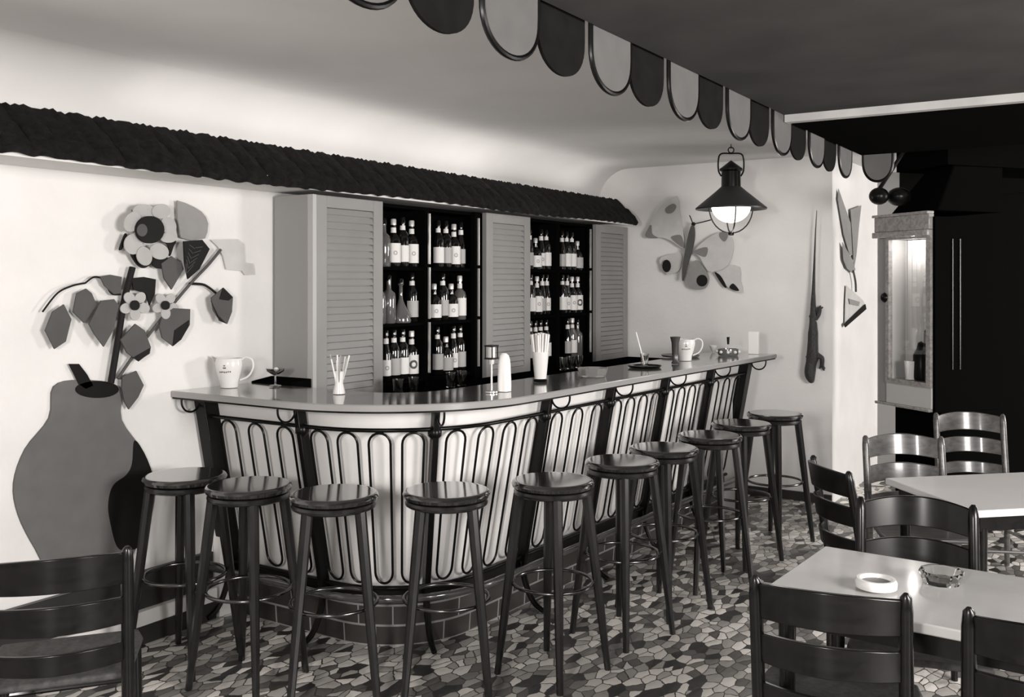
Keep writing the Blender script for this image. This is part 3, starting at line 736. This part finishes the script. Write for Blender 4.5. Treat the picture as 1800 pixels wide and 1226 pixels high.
t = MB().lathe([(0, 0), (.012, 0), (.014, .01), (.03, .045), (.027, .045), (.01, .012), (0, .01)], n=20).build('cup', M_porc, None); t.location = p; tag(t, 'tiny white cup on the bar left of the ringed ashtray', 'cup')
p = at_z(1280, 625, ZK)
t = thing('ashtray', 'patterned ashtray with an upright dark stub near the far end of the bar', 'ashtray', p)
MB().lathe([(0, 0), (.065, 0), (.073, .02), (.07, .045), (.062, .045), (.058, .012), (0, .010)], n=32).build('dish', mat('ashtray_glaze', .12, .2, coat=.6), t)
for k in range(9):
    a = 2*pi*k/9; MB().ball((.0725*cos(a), .0725*sin(a), .025), .012, 8, (1, 1, .9)).build('white_spot', M_porc, t)
MB().tube([(0, 0, .012), (0, 0, .08)], .003, 8).build('pin', M_strip, t); MB().tube([(0, 0, .075), (0, 0, .125)], .009, 10, rs=[.007, .010]).build('grip', M_black, t)
p = at_z(1325, 618, ZK); mb = MB()
o = MB().box((-.012, -.036, 0), (.012, .036, .155)).build('card_holder', M_cloth, None, bevel=.002); o.location = (6.52, at_x(1325, 610, 6.52).y, ZK); tag(o, 'upright white card standing at the far end of the bar', 'card')

# ------------------------------------------------------------------ reliefs on the walls
def relief_part(pts, plane, c, off, th, m, name, parent, off2=None):
    """flat cut-out of its own thickness mounted off the wall"""
    fn = {'y': at_y, 'x': at_x}[plane]
    vv = [fn(px, py, c-off) for px, py in pts]; d = (0, -th, 0) if plane == 'y' else (-th, 0, 0)
    return sub(name, MB().prism(vv, d), m, parent, smooth=20)
def zz(sc, x0, y0): return lambda L: [(x0+a/sc, y0+b/sc) for a, b in L]
def rnd(L, k=5):   # rounded closed outline
    n = len(L); out = []
    for i in range(n):
        p0, p1, p2, p3 = [Vector((*L[(i+j-1) % n], 0)) for j in range(4)]
        for j in range(k):
            t = j/k; q = .5*((2*p1)+(-p0+p2)*t+(2*p0-5*p1+4*p2-p3)*t*t+(-p0+3*p1-3*p2+p3)*t**3); out.append((q.x, q.y))
    return out
def ell(cx, cy, a, b, rot=0, n=26):
    return [(cx+a*cos(2*pi*i/n)*cos(rot)-b*sin(2*pi*i/n)*sin(rot), cy+a*cos(2*pi*i/n)*sin(rot)+b*sin(2*pi*i/n)*cos(rot)) for i in range(n)]
F = zz(3.064, 140, 320)
fl = thing('flower_relief', 'painted wall relief of a tall sunflower bouquet rising from a big grey urn', 'wall relief', (2.5, YL, 0))
R_ = lambda L, off, m, name, th=.008, r=True: relief_part(F(rnd(L) if r else L), 'y', YL, off, th, m, name, fl)
# urn
U = [(135, 680), (165, 700), (207, 672), (212, 735), (250, 790), (267, 850), (262, 905), (240, 955), (205, 1000), (190, 1050), (198, 1090), (90, 1090), (98, 1050), (85, 1000), (50, 955), (28, 905), (22, 850), (40, 790), (82, 735), (92, 672)]
def clipz(L): return [(x, min(y, 1022)) for x, y in L]
up = [Vector((at_y(x, y, YL).x, YL-.001, max(.33, at_y(x, y, YL).z))) for x, y in rnd([(92, 680), (140, 668), (207, 680), (211, 738), (250, 795), (268, 850), (262, 905), (240, 955), (205, 1005), (100, 1020), (60, 965), (30, 905), (22, 850), (42, 790), (84, 735)], 4)]
sub('urn', MB().prism(up, (0, -.012, 0)), M_urn, fl)
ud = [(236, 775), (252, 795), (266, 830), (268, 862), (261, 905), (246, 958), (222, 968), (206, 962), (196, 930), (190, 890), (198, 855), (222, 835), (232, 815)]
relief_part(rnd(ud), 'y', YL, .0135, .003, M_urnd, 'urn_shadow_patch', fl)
relief_part(ell(170, 685, 38, 15), 'y', YL, .0135, .004, M_urnd, 'urn_mouth', fl)
relief_part([(138, 640), (152, 658), (163, 678), (150, 684), (138, 676), (120, 640)], 'y', YL, .0135, .004, M_urnd, 'urn_handle', fl)
# stems
def stem(L, r, off, name='stem', m=M_leafd):
    pts = smooth_path([at_y(*q, YL-off) for q in F(L)], 6); return sub(name, MB().tube(pts, r, 8), m, fl)
stem([(168, 1085), (205, 860), (240, 640), (285, 460)], .014, .03)
stem([(205, 1060), (330, 880), (470, 700), (600, 545), (690, 450), (760, 365)], .007, .03, m=M_leafm)
stem([(590, 548), (660, 552), (700, 572), (740, 605)], .006, .03)
stem([(30, 545), (80, 512), (130, 530), (170, 600), (220, 605)], .004, .03)
stem([(-200, 700), (-120, 600), (-40, 560), (30, 545)], .004, .03)
# sunflower
for i, (cx, cy, a, b, r) in enumerate([(345, 160, 62, 40, .1), (435, 158, 50, 40, -.1), (280, 215, 42, 58, .5), (475, 235, 40, 48, -.5), (285, 335, 48, 56, .1), (345, 400, 40, 52, -.3), (425, 375, 52, 42, .3), (475, 300, 46, 28, .0)]):
    relief_part(F(ell(cx, cy, a, b, r)), 'y', YL, .055+.005*(i % 3), .006, M_pet, 'petal', fl)
for L in ([(270, 380), (320, 370), (350, 440), (380, 440), (340, 465), (300, 440)], [(385, 400), (470, 410), (470, 450), (430, 468), (390, 450)], [(430, 310), (510, 315), (500, 350), (480, 400), (470, 340)], [(280, 150), (350, 205), (330, 215), (300, 190)], [(210, 360), (240, 280), (250, 300), (225, 360)]):
    R_(L, .035, M_leafd, 'back_petal')
relief_part(F(ell(372, 258, 76, 74)), 'y', YL, .075, .012, M_leafd, 'flower_centre', fl)
relief_part(F(ell(335, 260, 28, 34)), 'y', YL, .088, .003, M_leafm, 'seed_patch', fl)
# small flowers
for cx, cy, sc in ((295, 665, 1.0), (460, 665, .9)):
    for k in range(5):
        a = 2*pi*k/5+.3; relief_part(F(ell(cx+48*sc*cos(a), cy+48*sc*sin(a), 34*sc, 28*sc, a)), 'y', YL, .045+.004*(k % 2), .005, M_pet, 'small_petal', fl)
    relief_part(F(ell(cx, cy, 25*sc, 27*sc)), 'y', YL, .060, .006, M_leafd, 'small_centre', fl)
# leaves and flat grey patches
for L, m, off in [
    ([(555, 320), (655, 312), (695, 362), (640, 470), (578, 524), (560, 430)], M_leafd, .07),
    ([(435, 440), (490, 400), (545, 440), (555, 470), (490, 580), (450, 520)], M_leafm, .04),
    ([(275, 520), (340, 512), (405, 525), (400, 600), (372, 665), (350, 600), (285, 580)], M_leafd, .03),
    ([(105, 510), (160, 500), (222, 512), (215, 600), (180, 605), (130, 560)], M_leafm, .035),
    ([(110, 640), (180, 632), (205, 665), (175, 800), (125, 888), (75, 820), (45, 765)], M_leafm, .045),
    ([(30, 575), (60, 600), (85, 660), (50, 720), (20, 760), (-40, 700), (-20, 600)], M_leafm, .03),
    ([(295, 765), (345, 800), (378, 890), (372, 925), (310, 965), (250, 920), (215, 850)], M_leafm, .045),
    ([(440, 720), (500, 680), (590, 685), (588, 770), (540, 850), (498, 885), (440, 840), (425, 780)], M_leafm, .045),
    ([(705, 625), (770, 570), (820, 620), (815, 700), (790, 765), (750, 745), (715, 690)], M_leafm, .05),
    ([(225, 1050), (300, 1018), (340, 1095), (310, 1160), (260, 1225), (235, 1180), (222, 1110)], M_leafm, .03),
    ([(520, 100), (560, 112), (610, 135), (650, 160), (675, 190), (687, 225), (683, 270), (670, 305), (600, 318), (540, 300), (522, 200)], M_leafl, .02),  # flat grey patch set behind the other shapes
    ([(700, 312), (845, 308), (880, 335), (885, 435), (930, 440), (938, 500), (885, 502), (870, 480), (785, 472), (768, 400), (740, 350)], M_wing, .006),  # flat pale grey patch, nearly flush with the wall
    ([(-150, 700), (-90, 660), (-50, 740), (-80, 860), (-140, 900), (-190, 800)], M_leafm, .035)]:
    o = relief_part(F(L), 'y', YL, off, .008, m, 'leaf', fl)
for L, off in (([(770, 570), (822, 622), (800, 640), (752, 632)], .059), ([(510, 800), (588, 745), (585, 780), (545, 850), (500, 884)], .054), ([(705, 640), (745, 720), (790, 765), (750, 748)], .059), ([(290, 945), (378, 895), (372, 925), (315, 968)], .054)):
    relief_part(F(L), 'y', YL, off, .003, M_leafd, 'leaf_fold', fl)
for k in range(6):
    a = (560+k*2, 500-k*28); b = (585+k*16, 430-k*18)
    sub('vein', MB().tube([at_y(*q, YL-.0795) for q in F([(575+k*9, 495-k*27), (572+k*4, 440-k*20)])], .0015, 6), M_leafm, fl)
    sub('vein', MB().tube([at_y(*q, YL-.0795) for q in F([(578+k*9, 490-k*27), (612+k*10, 450-k*20)])], .0015, 6), M_leafm, fl)

# butterfly on the far wall
G = zz(2.918, 1080, 240)
bf = thing('butterfly_relief', 'pale butterfly wall relief with dark wing spots behind the hanging lantern', 'wall relief', (XB, 2.9, 1.9))
W = lambda L, off, m, name, th=.006, k=4: relief_part(G(rnd(L, k)), 'x', XB, off, th, m, name, bf)
W([(160, 515), (190, 440), (230, 370), (270, 330), (325, 305), (335, 380), (350, 470), (358, 575), (300, 540), (250, 520), (200, 522)], .05, M_wing, 'upper_left_wing', k=2)
W([(240, 620), (340, 598), (345, 650), (330, 690), (275, 710), (240, 660)], .04, M_wing, 'lower_left_wing', k=2)
W([(410, 590), (470, 530), (545, 490), (600, 510), (612, 580), (585, 660), (530, 690), (480, 690), (440, 620)], .05, M_wing, 'upper_right_wing', k=2)
W([(420, 635), (465, 680), (487, 730), (470, 775), (430, 787), (385, 770), (370, 720), (390, 670)], .055, M_leafl, 'lower_right_wing')
W([(520, 690), (580, 662), (645, 670), (650, 740), (662, 800), (600, 785), (570, 760)], .03, M_wing, 'wing_tip', k=2)
for L in ([(262, 370), (300, 345), (318, 360), (300, 390), (270, 395)], [(160, 515), (175, 470), (190, 455), (195, 500), (225, 522)], [(290, 520), (335, 505), (352, 530), (356, 572)], [(405, 590), (475, 568), (470, 615), (440, 612)], [(540, 495), (575, 490), (582, 515), (565, 540), (542, 520)]):
    W(L, .057, M_wingd, 'wing_spot', .003)
for cx, cy, a, b in ((268, 665, 22, 32), (450, 740, 28, 30)): relief_part(G(ell(cx, cy, a, b)), 'x', XB, .062, .003, M_leafd, 'wing_spot', bf)
W([(515, 700), (545, 715), (575, 770), (560, 770)], .037, M_leafd, 'wing_spot', .003); W([(590, 775), (610, 755), (640, 790), (615, 790)], .037, M_leafd, 'wing_spot', .003)
W([(398, 460), (412, 465), (414, 520), (400, 590), (375, 670), (354, 742), (352, 680), (365, 600), (380, 520)], .065, M_leafm, 'body', .02)
sub('head', MB().ball(at_x(1080+405/2.918, 240+450/2.918, XB-.07), .016, 8), M_leafd, bf)
for L in ([(403, 450), (392, 420), (385, 405)], [(405, 450), (450, 440), (495, 428)]): sub('antenna', MB().tube([at_x(*q, XB-.07) for q in G(L)], .004, 6), M_leafd, bf)

# tulip relief on the return wall
T = zz(2.553, 1380, 300)
tu = thing('tulip_relief', 'grey stylised tulip in a pointed pot on the bright wall corner at right', 'wall relief', (7.6, YC, 1.5))
V = lambda L, off, m, name, th=.004: relief_part(T(L), 'y', YC, off, th, m, name, tu)
V([(238, 82), (262, 150), (292, 235), (300, 380), (288, 380), (262, 290), (235, 130)], .012, M_leafl, 'leaf_blade')
V([(292, 175), (340, 157), (330, 250), (318, 380), (308, 440), (300, 300)], .016, M_leafl, 'petal')
V([(256, 322), (272, 350), (300, 400), (314, 445), (300, 460), (276, 440), (260, 400)], .020, M_leafl, 'petal')
sub('stem', MB().tube(smooth_path([at_y(*q, YC-.03) for q in T([(306, 450), (316, 500), (318, 545)])], 5), .008, 8), M_leafm, tu)
V([(272, 515), (300, 540), (345, 580), (360, 605), (266, 700), (268, 600)], .01, M_wing, 'pot')
V([(264, 690), (358, 600), (362, 622), (268, 704)], .020, M_leafd, 'dark_edge', .006)
V([(285, 575), (335, 590), (330, 608), (290, 600)], .019, M_leafl, 'pot_mark', .002)

# lizard hanging head-down on the far wall
LZ = zz(3.5, 1400, 350)
def lp(x, y, off=.05): return at_x(1400+x/3.5, 350+y/3.5, XB-off)
me = bpy.data.meshes.new('mounted_lizard'); chain = [(125, 70, .003), (117, 200, .006), (112, 330, .009), (108, 450, .013), (105, 560, .018), (103, 650, .027), (104, 720, .034), (103, 780, .042), (102, 850, .052), (100, 920, .056), (96, 980, .050), (90, 1010, .052), (84, 1050, .060), (82, 1090, .055), (92, 1120, .034), (96, 1135, .018)]
V_ = []; E_ = []; Rr = []
for i, (x, y, r) in enumerate(chain): V_.append(lp(x, y)); Rr.append(r); (E_.append((i-1, i)) if i else None)
def limb(root, pts):
    last = root
    for (x, y, r, o) in pts: V_.append(lp(x, y, o)); Rr.append(r); E_.append((last, len(V_)-1)); last = len(V_)-1
    return last
a = limb(6, [(125, 735, .026, .045), (140, 700, .022, .04), (138, 680, .016, .03)])
for q in ((165, 665), (150, 655), (128, 665)): limb(a, [((138+q[0])/2, (680+q[1])/2, .011, .025), (*q, .007, .02)])
a = limb(6, [(90, 740, .014, .035), (80, 715, .010, .025)])
a = limb(10, [(130, 965, .032, .045), (158, 975, .028, .04), (158, 1010, .022, .03), (155, 1025, .016, .025)])
for q in ((178, 1045), (172, 1058), (140, 1045)): limb(a, [((155+q[0])/2, (1025+q[1])/2, .011, .025), (*q, .007, .02)])
a = limb(10, [(74, 985, .016, .035), (60, 965, .012, .025)])
me.from_pydata([tuple(v) for v in V_], E_, []); lz = bpy.data.objects.new('mounted_lizard', me); COL.objects.link(lz); me.materials.append(M_lizard)
sk = lz.modifiers.new('skin', 'SKIN')
for i, r in enumerate(Rr): me.skin_vertices[0].data[i].radius = (r*.75, r*.75)
me.skin_vertices[0].data[8].use_root = True
ss = lz.modifiers.new('sub', 'SUBSURF'); ss.levels = 1; ss.render_levels = 2
tag(lz, 'dark long-tailed lizard hanging head down on the pale far wall', 'lizard')

# ------------------------------------------------------------------ hanging lantern
LD = 6.45; d = ray(1285, 370); LX, LY = d.x*LD, d.y*LD
def lz_(py): return H-(py-496)*LD/1700
t = thing('hanging_lantern', 'black hanging lantern with a glowing white globe in front of the butterfly', 'lamp', (LX, LY, 0))
k_ = LD/1700
MB().lathe([(0, lz_(282)), (.004, lz_(282.5)), (20*k_, lz_(297)), (20*k_, lz_(300)), (16.5*k_, lz_(302)), (17*k_, lz_(331)), (0, lz_(332))], n=28).build('chimney', M_black, t)
MB().lathe([(18*k_, lz_(329)), (27*k_, lz_(337)), (62*k_, lz_(366)), (61.5*k_, lz_(368.5)), (25*k_, lz_(341)), (15*k_, lz_(334))], n=40).build('shade', mat('lamp_shade_black', .02, .4), t)
MB().lathe([(34*k_*sin(pi*q/16), lz_(362)-30*k_*cos(pi*q/16)) for q in range(0, 17)], n=32).build('globe', M_globe, t)
for a in (0, pi/2):
    ax = Vector((SA*cos(a)+CA*sin(a), -CA*cos(a)+SA*sin(a), 0)); pts = []
    for q in range(17):
        th = pi*q/16; pts.append(ax*cos(th)*38*k_+Vector((0, 0, lz_(366+44*sin(th)))))
    MB().tube(pts, .0048, 8).build('cage_wire', M_black, t)
MB().ball((0, 0, lz_(411)), .020, 10).build('finial', M_black, t)
ax = Vector((SA, -CA, 0))
hp = [ax*-17*k_+Vector((0, 0, lz_(310))), ax*-22*k_+Vector((0, 0, lz_(300))), ax*-22*k_+Vector((0, 0, lz_(280))), ax*-17*k_+Vector((0, 0, lz_(270.5))), Vector((0, 0, lz_(270))), ax*17*k_+Vector((0, 0, lz_(270.5))), ax*22*k_+Vector((0, 0, lz_(280))), ax*22*k_+Vector((0, 0, lz_(300))), ax*17*k_+Vector((0, 0, lz_(310)))]
MB().tube(smooth_path(hp, 5), .0055, 8).build('bail', M_black, t)
MB().tube([ax*5*k_*cos(2*pi*i/16)+Vector((0, 0, lz_(264)+5*k_*sin(2*pi*i/16))) for i in range(16)], .004, 8, closed=True).build('ring', M_black, t)
MB().tube([(0, 0, lz_(262)), (0, 0, ZC)], .003, 6).build('hook', M_black, t)
pl = bpy.data.lights.new('lantern_bulb', 'POINT'); pl.energy = 3; pl.shadow_soft_size = .1; pl.color = WARM
po = bpy.data.objects.new('lantern_bulb', pl); COL.objects.link(po); po.location = (LX, LY, lz_(425)); 

# ------------------------------------------------------------------ scalloped canopy over the tables
YCN, XCN = 1.41, 5.98
cn = thing('scalloped_awning', 'dark hanging awning over the tables with alternating dark and grey scallops', 'awning', (2, YCN, 2.38))
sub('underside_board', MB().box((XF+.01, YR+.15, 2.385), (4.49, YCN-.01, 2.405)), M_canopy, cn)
sub('underside_board', MB().box((4.54, YR+.15, 2.36), (XCN, YCN-.01, 2.38)), M_canopy_d, cn)  # board beyond the beam is darker: its shadow is put into the colour
sub('cross_beam', MB().box((4.49, YR+.15, 2.35), (4.54, YCN-.01, 2.404)), mat('beam_paint', .42, .6, noise=.15, nscale=5), cn)
def tongue(c, axis, dark, wdt=.27):
    n = 20; zt, zb = 2.43, 2.2+(.0 if not dark else .004); th = .010; off = .0 if not dark else .014
    pts = [(-wdt/2, zt)]+[(-wdt/2*cos(pi*i/n), 2.33-(2.33-zb)*sin(pi*i/n)**.8) for i in range(n+1)]+[(wdt/2, zt)]
    if axis == 'x': vv = [Vector((c+a, YCN-.005+off, z)) for a, z in pts]; d = (0, th, 0)
    else: vv = [Vector((XCN+.001+off, c+a, z)) for a, z in pts]; d = (th, 0, 0)
    o = sub('scallop', MB().prism(vv, d), M_td if dark else M_tl, cn)
    if not dark:
        rim = [(-wdt/2*1.0*cos(pi*i/n), 2.33-(2.33-zb)*sin(pi*i/n)**.8) for i in range(n+1)]; rim = [(-wdt/2, 2.40)]+rim+[(wdt/2, 2.40)]
        P = [Vector((c+a, YCN-.0, z)) if axis == 'x' else Vector((XCN+.006, c+a, z)) for a, z in rim]
        l = cn.location; MB().tube([p-l for p in P], .0085, 8).build('rim', M_black, o)
    return o
cs = []; x = 2.76-.291*8
for k in range(-9, 12):
    x = 3.90+.2905*(k-4)
    if XF+.2 < x < XCN-.1: tongue(x, 'x', (k % 2) != 0)
tongue(1.305, 'y', False, .17)
# thin slab that closes the awning top
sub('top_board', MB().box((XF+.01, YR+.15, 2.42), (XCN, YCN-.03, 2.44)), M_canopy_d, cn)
for x_, y_ in ((1, .9), (3.4, .9), (5.6, .9), (5.6, -1.5), (1, -1.5)):
    sub('hanger', MB().tube([(x_, y_, 2.44), (x_, y_, ZC)], .008, 8), M_black, cn)

# ------------------------------------------------------------------ mirrored cabinet at the right
# footprint: left corner A (far), near corner Bc, black front going right
A = Vector((6.80, 1.475, 0)); Bc = Vector((6.50, 1.085, 0)); e1 = (Bc-A).normalized(); wd = (Bc-A).length; e2 = Vector((-e1.y, e1.x, 0))
if e2.dot(Vector((1, 0, 0))) < 0: e2 = -e2
mc = thing('glazed_cabinet', 'tall black cabinet with a light wood framed glass window under a black hood', 'cabinet', (A.x, A.y, 0))
def lb(u0, u1, v0, v1, z0, z1):   # u along mirror side, v into depth (e2)
    P = [A+e1*u+e2*v for u, v in ((u0, v0), (u1, v0), (u1, v1), (u0, v1))]
    return MB().hexa([(p.x, p.y, z0) for p in P]+[(p.x, p.y, z1) for p in P])
dA = A.x*CA+A.y*SA; dB = Bc.x*CA+Bc.y*SA
def zA(py): return H-(py-496)*dA/1700
def zB(py): return H-(py-496)*dB/1700
zt, zw0, zm0, zm1 = zA(384), zA(412), zA(424), zA(662); zbot = zA(704)
sub('case', lb(0, wd-.003, .15, .55, zbot, zt-.02), M_cab, mc)
sub('front_pilaster', lb(wd-.002, wd+.02, .0, .55, zbot-.02, zt-.02), M_cab, mc)
for v in (.13, .19): sub('front_moulding', lb(wd+.02, wd+.027, v, v+.007, zA(640), zA(425)), mat('dark_gloss', .01, .25, coat=.4), mc)
sub('cornice', lb(-.012, wd-.002, -.03, .012, zw0+.01, zt), M_wood_l, mc, bevel=.004)
sub('cornice_moulding', lb(-.02, wd-.002, -.045, .012, zw0-.03, zw0+.009), M_wood_l, mc, bevel=.006)
sub('cornice_moulding', lb(-.02, wd-.002, -.045, .012, zt, zt+.018), M_wood_l, mc, bevel=.004)
sub('stile', lb(.0, .085, -.008, .012, zbot, zw0-.031), M_greytrim, mc)
fr = lb(.086, .115, -.02, .012, zm1-.03, zm0+.03); 
for bx in (lb(wd-.04, wd-.003, -.02, .012, zm1-.03, zm0+.03), lb(.115, wd-.04, -.02, .012, zm0, zm0+.03), lb(.115, wd-.04, -.02, .012, zm1-.03, zm1)): fr.add(bx.v, bx.f)
dr = sub('window_frame', fr, M_wood_l, mc)
l = mc.location; mm = lb(.116, wd-.041, -.004, .0, zm1+.001, zm0-.001); mm.v = [(x-l.x, y-l.y, z) for x, y, z in mm.v]; mm.build('glass_pane', M_pane, dr)
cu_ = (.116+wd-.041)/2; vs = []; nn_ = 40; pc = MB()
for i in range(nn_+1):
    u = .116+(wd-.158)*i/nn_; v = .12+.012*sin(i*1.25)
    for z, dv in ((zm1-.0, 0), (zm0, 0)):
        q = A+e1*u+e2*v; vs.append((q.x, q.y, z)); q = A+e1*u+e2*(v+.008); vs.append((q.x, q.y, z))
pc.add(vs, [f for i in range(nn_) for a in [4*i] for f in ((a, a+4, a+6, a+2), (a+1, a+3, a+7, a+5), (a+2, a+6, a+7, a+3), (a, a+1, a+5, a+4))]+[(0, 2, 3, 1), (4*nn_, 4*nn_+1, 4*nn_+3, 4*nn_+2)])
sub('pale_curtain', pc, mat('curtain_cloth', .75, .9), mc)  # pale folds stand in for the bright reflection in the mirror pane
q = A+e1*cu_+e2*.03; cl2 = bpy.data.lights.new('cabinet_lamp', 'POINT'); cl2.energy = 1.6; cl2.shadow_soft_size = .02; cl2.color = WARM; co = bpy.data.objects.new('cabinet_lamp', cl2); COL.objects.link(co); co.location = (q.x, q.y, zm0-.04)  # added fill light that brightens the pane, not a lamp of the cabinet
cu = (.116+wd-.041)/2; hm = zm0-zm1
q = A+e1*(cu+.085)+e2*.085; ov = MB(); ov.ball((q.x, q.y, zm1+hm*.53), .1, 16, (.55, .55, 2.4)); sub('white_lamp_shade', ov, M_porc, mc)  # white oval stands in for a bright window reflected in the pane
q = A+e1*(cu+.03)+e2*.07; ov = MB().lathe([(0, 0), (.045, 0), (.05, .02), (.05, .16), (.03, .2), (.02, .24), (0, .25)], (q.x, q.y, zm1+.004), 20); sub('dark_urn', ov, M_black, mc)  # dark vessels added to form the dark foot of the reflection
q = A+e1*(cu+.10)+e2*.07; ov = MB().lathe([(0, 0), (.03, 0), (.035, .02), (.033, .30), (.02, .36), (0, .37)], (q.x, q.y, zm1+.004), 20); sub('dark_flask', ov, M_black, mc)
q = A+e1*(cu-.02)+e2*.04; ov = MB().lathe([(0, 0), (.04, 0), (.048, .12), (0, .12)], (q.x, q.y, zm1+.004), 20); sub('white_pot', ov, M_porc, mc)
M_in = mat('pale_lining', .6, .8); sub('inner_side', lb(0, .114, .0125, .149, zbot, zt-.02), M_in, mc); sub('inner_side', lb(wd-.039, wd-.003, .0125, .149, zbot, zt-.02), M_in, mc)
sub('inner_floor', lb(.1145, wd-.0395, .0125, .149, zbot, zm1), M_wood_l, mc); sub('inner_top', lb(.1145, wd-.0395, .0125, .149, zm0+.002, zt-.02), M_cab, mc)
sub('lower_panel', lb(.086, wd-.003, -.012, .012, zbot, zm1-.031), mat('pale_panel', .5, .5), mc)
sub('base_moulding', lb(-.01, wd-.003, -.03, .012, zbot-.02, zbot-.001), M_wood_l, mc, bevel=.004)
c = A+e1*.075+e2*-.01; mbx = MB(); mbx.ball((c.x, c.y, zA(523)), .035, 8, (1, 1, 1)); sub('clasp', mbx, M_black, mc)
sub('stand', lb(.10, wd+.02, .05, .55, 0, zbot-.021), M_cab, mc)
# hood
mb = MB(); P = [A+e1*u+e2*v for u, v in ((.06, .04), (wd+.02, .02), (wd+.02, .55), (.06, .55))]; Q = [A+e1*u+e2*v for u, v in ((.20, .22), (wd+.02, .15), (wd+.02, .55), (.20, .55))]
mb.hexa([(p.x, p.y, zt+.019) for p in P]+[(p.x, p.y, 2.34) for p in Q]); sub('hood', mb, M_cab, mc, bevel=.01)
mb = MB(); R2 = [((A+e1*u+e2*v).x, (A+e1*u+e2*v).y) for u, v in ((.03, .12), (wd+.02, .10), (wd+.02, 1.25), (.03, 1.25))]; mb.hexa([(x, y, 2.341) for x, y in R2]+[(x, y, ZC-.001) for x, y in R2]); sub('flue', mb, M_cab, mc)
def camp(px, py, D):
    d = ray(px, py); return Vector((d.x*D, d.y*D, H+d.z*D))
sub('arm', MB().tube([camp(1602, 246, 6.2), camp(1546, 332, 6.2)], .013, 8), M_black, mc)
sub('ball_weight', MB().ball(camp(1545, 345, 6.2), .062, 12, (1, 1, .9)), M_black, mc)
sub('ball_weight', MB().ball(camp(1580, 346, 6.24), .075, 12, (1.1, 1, .8)), M_black, mc)
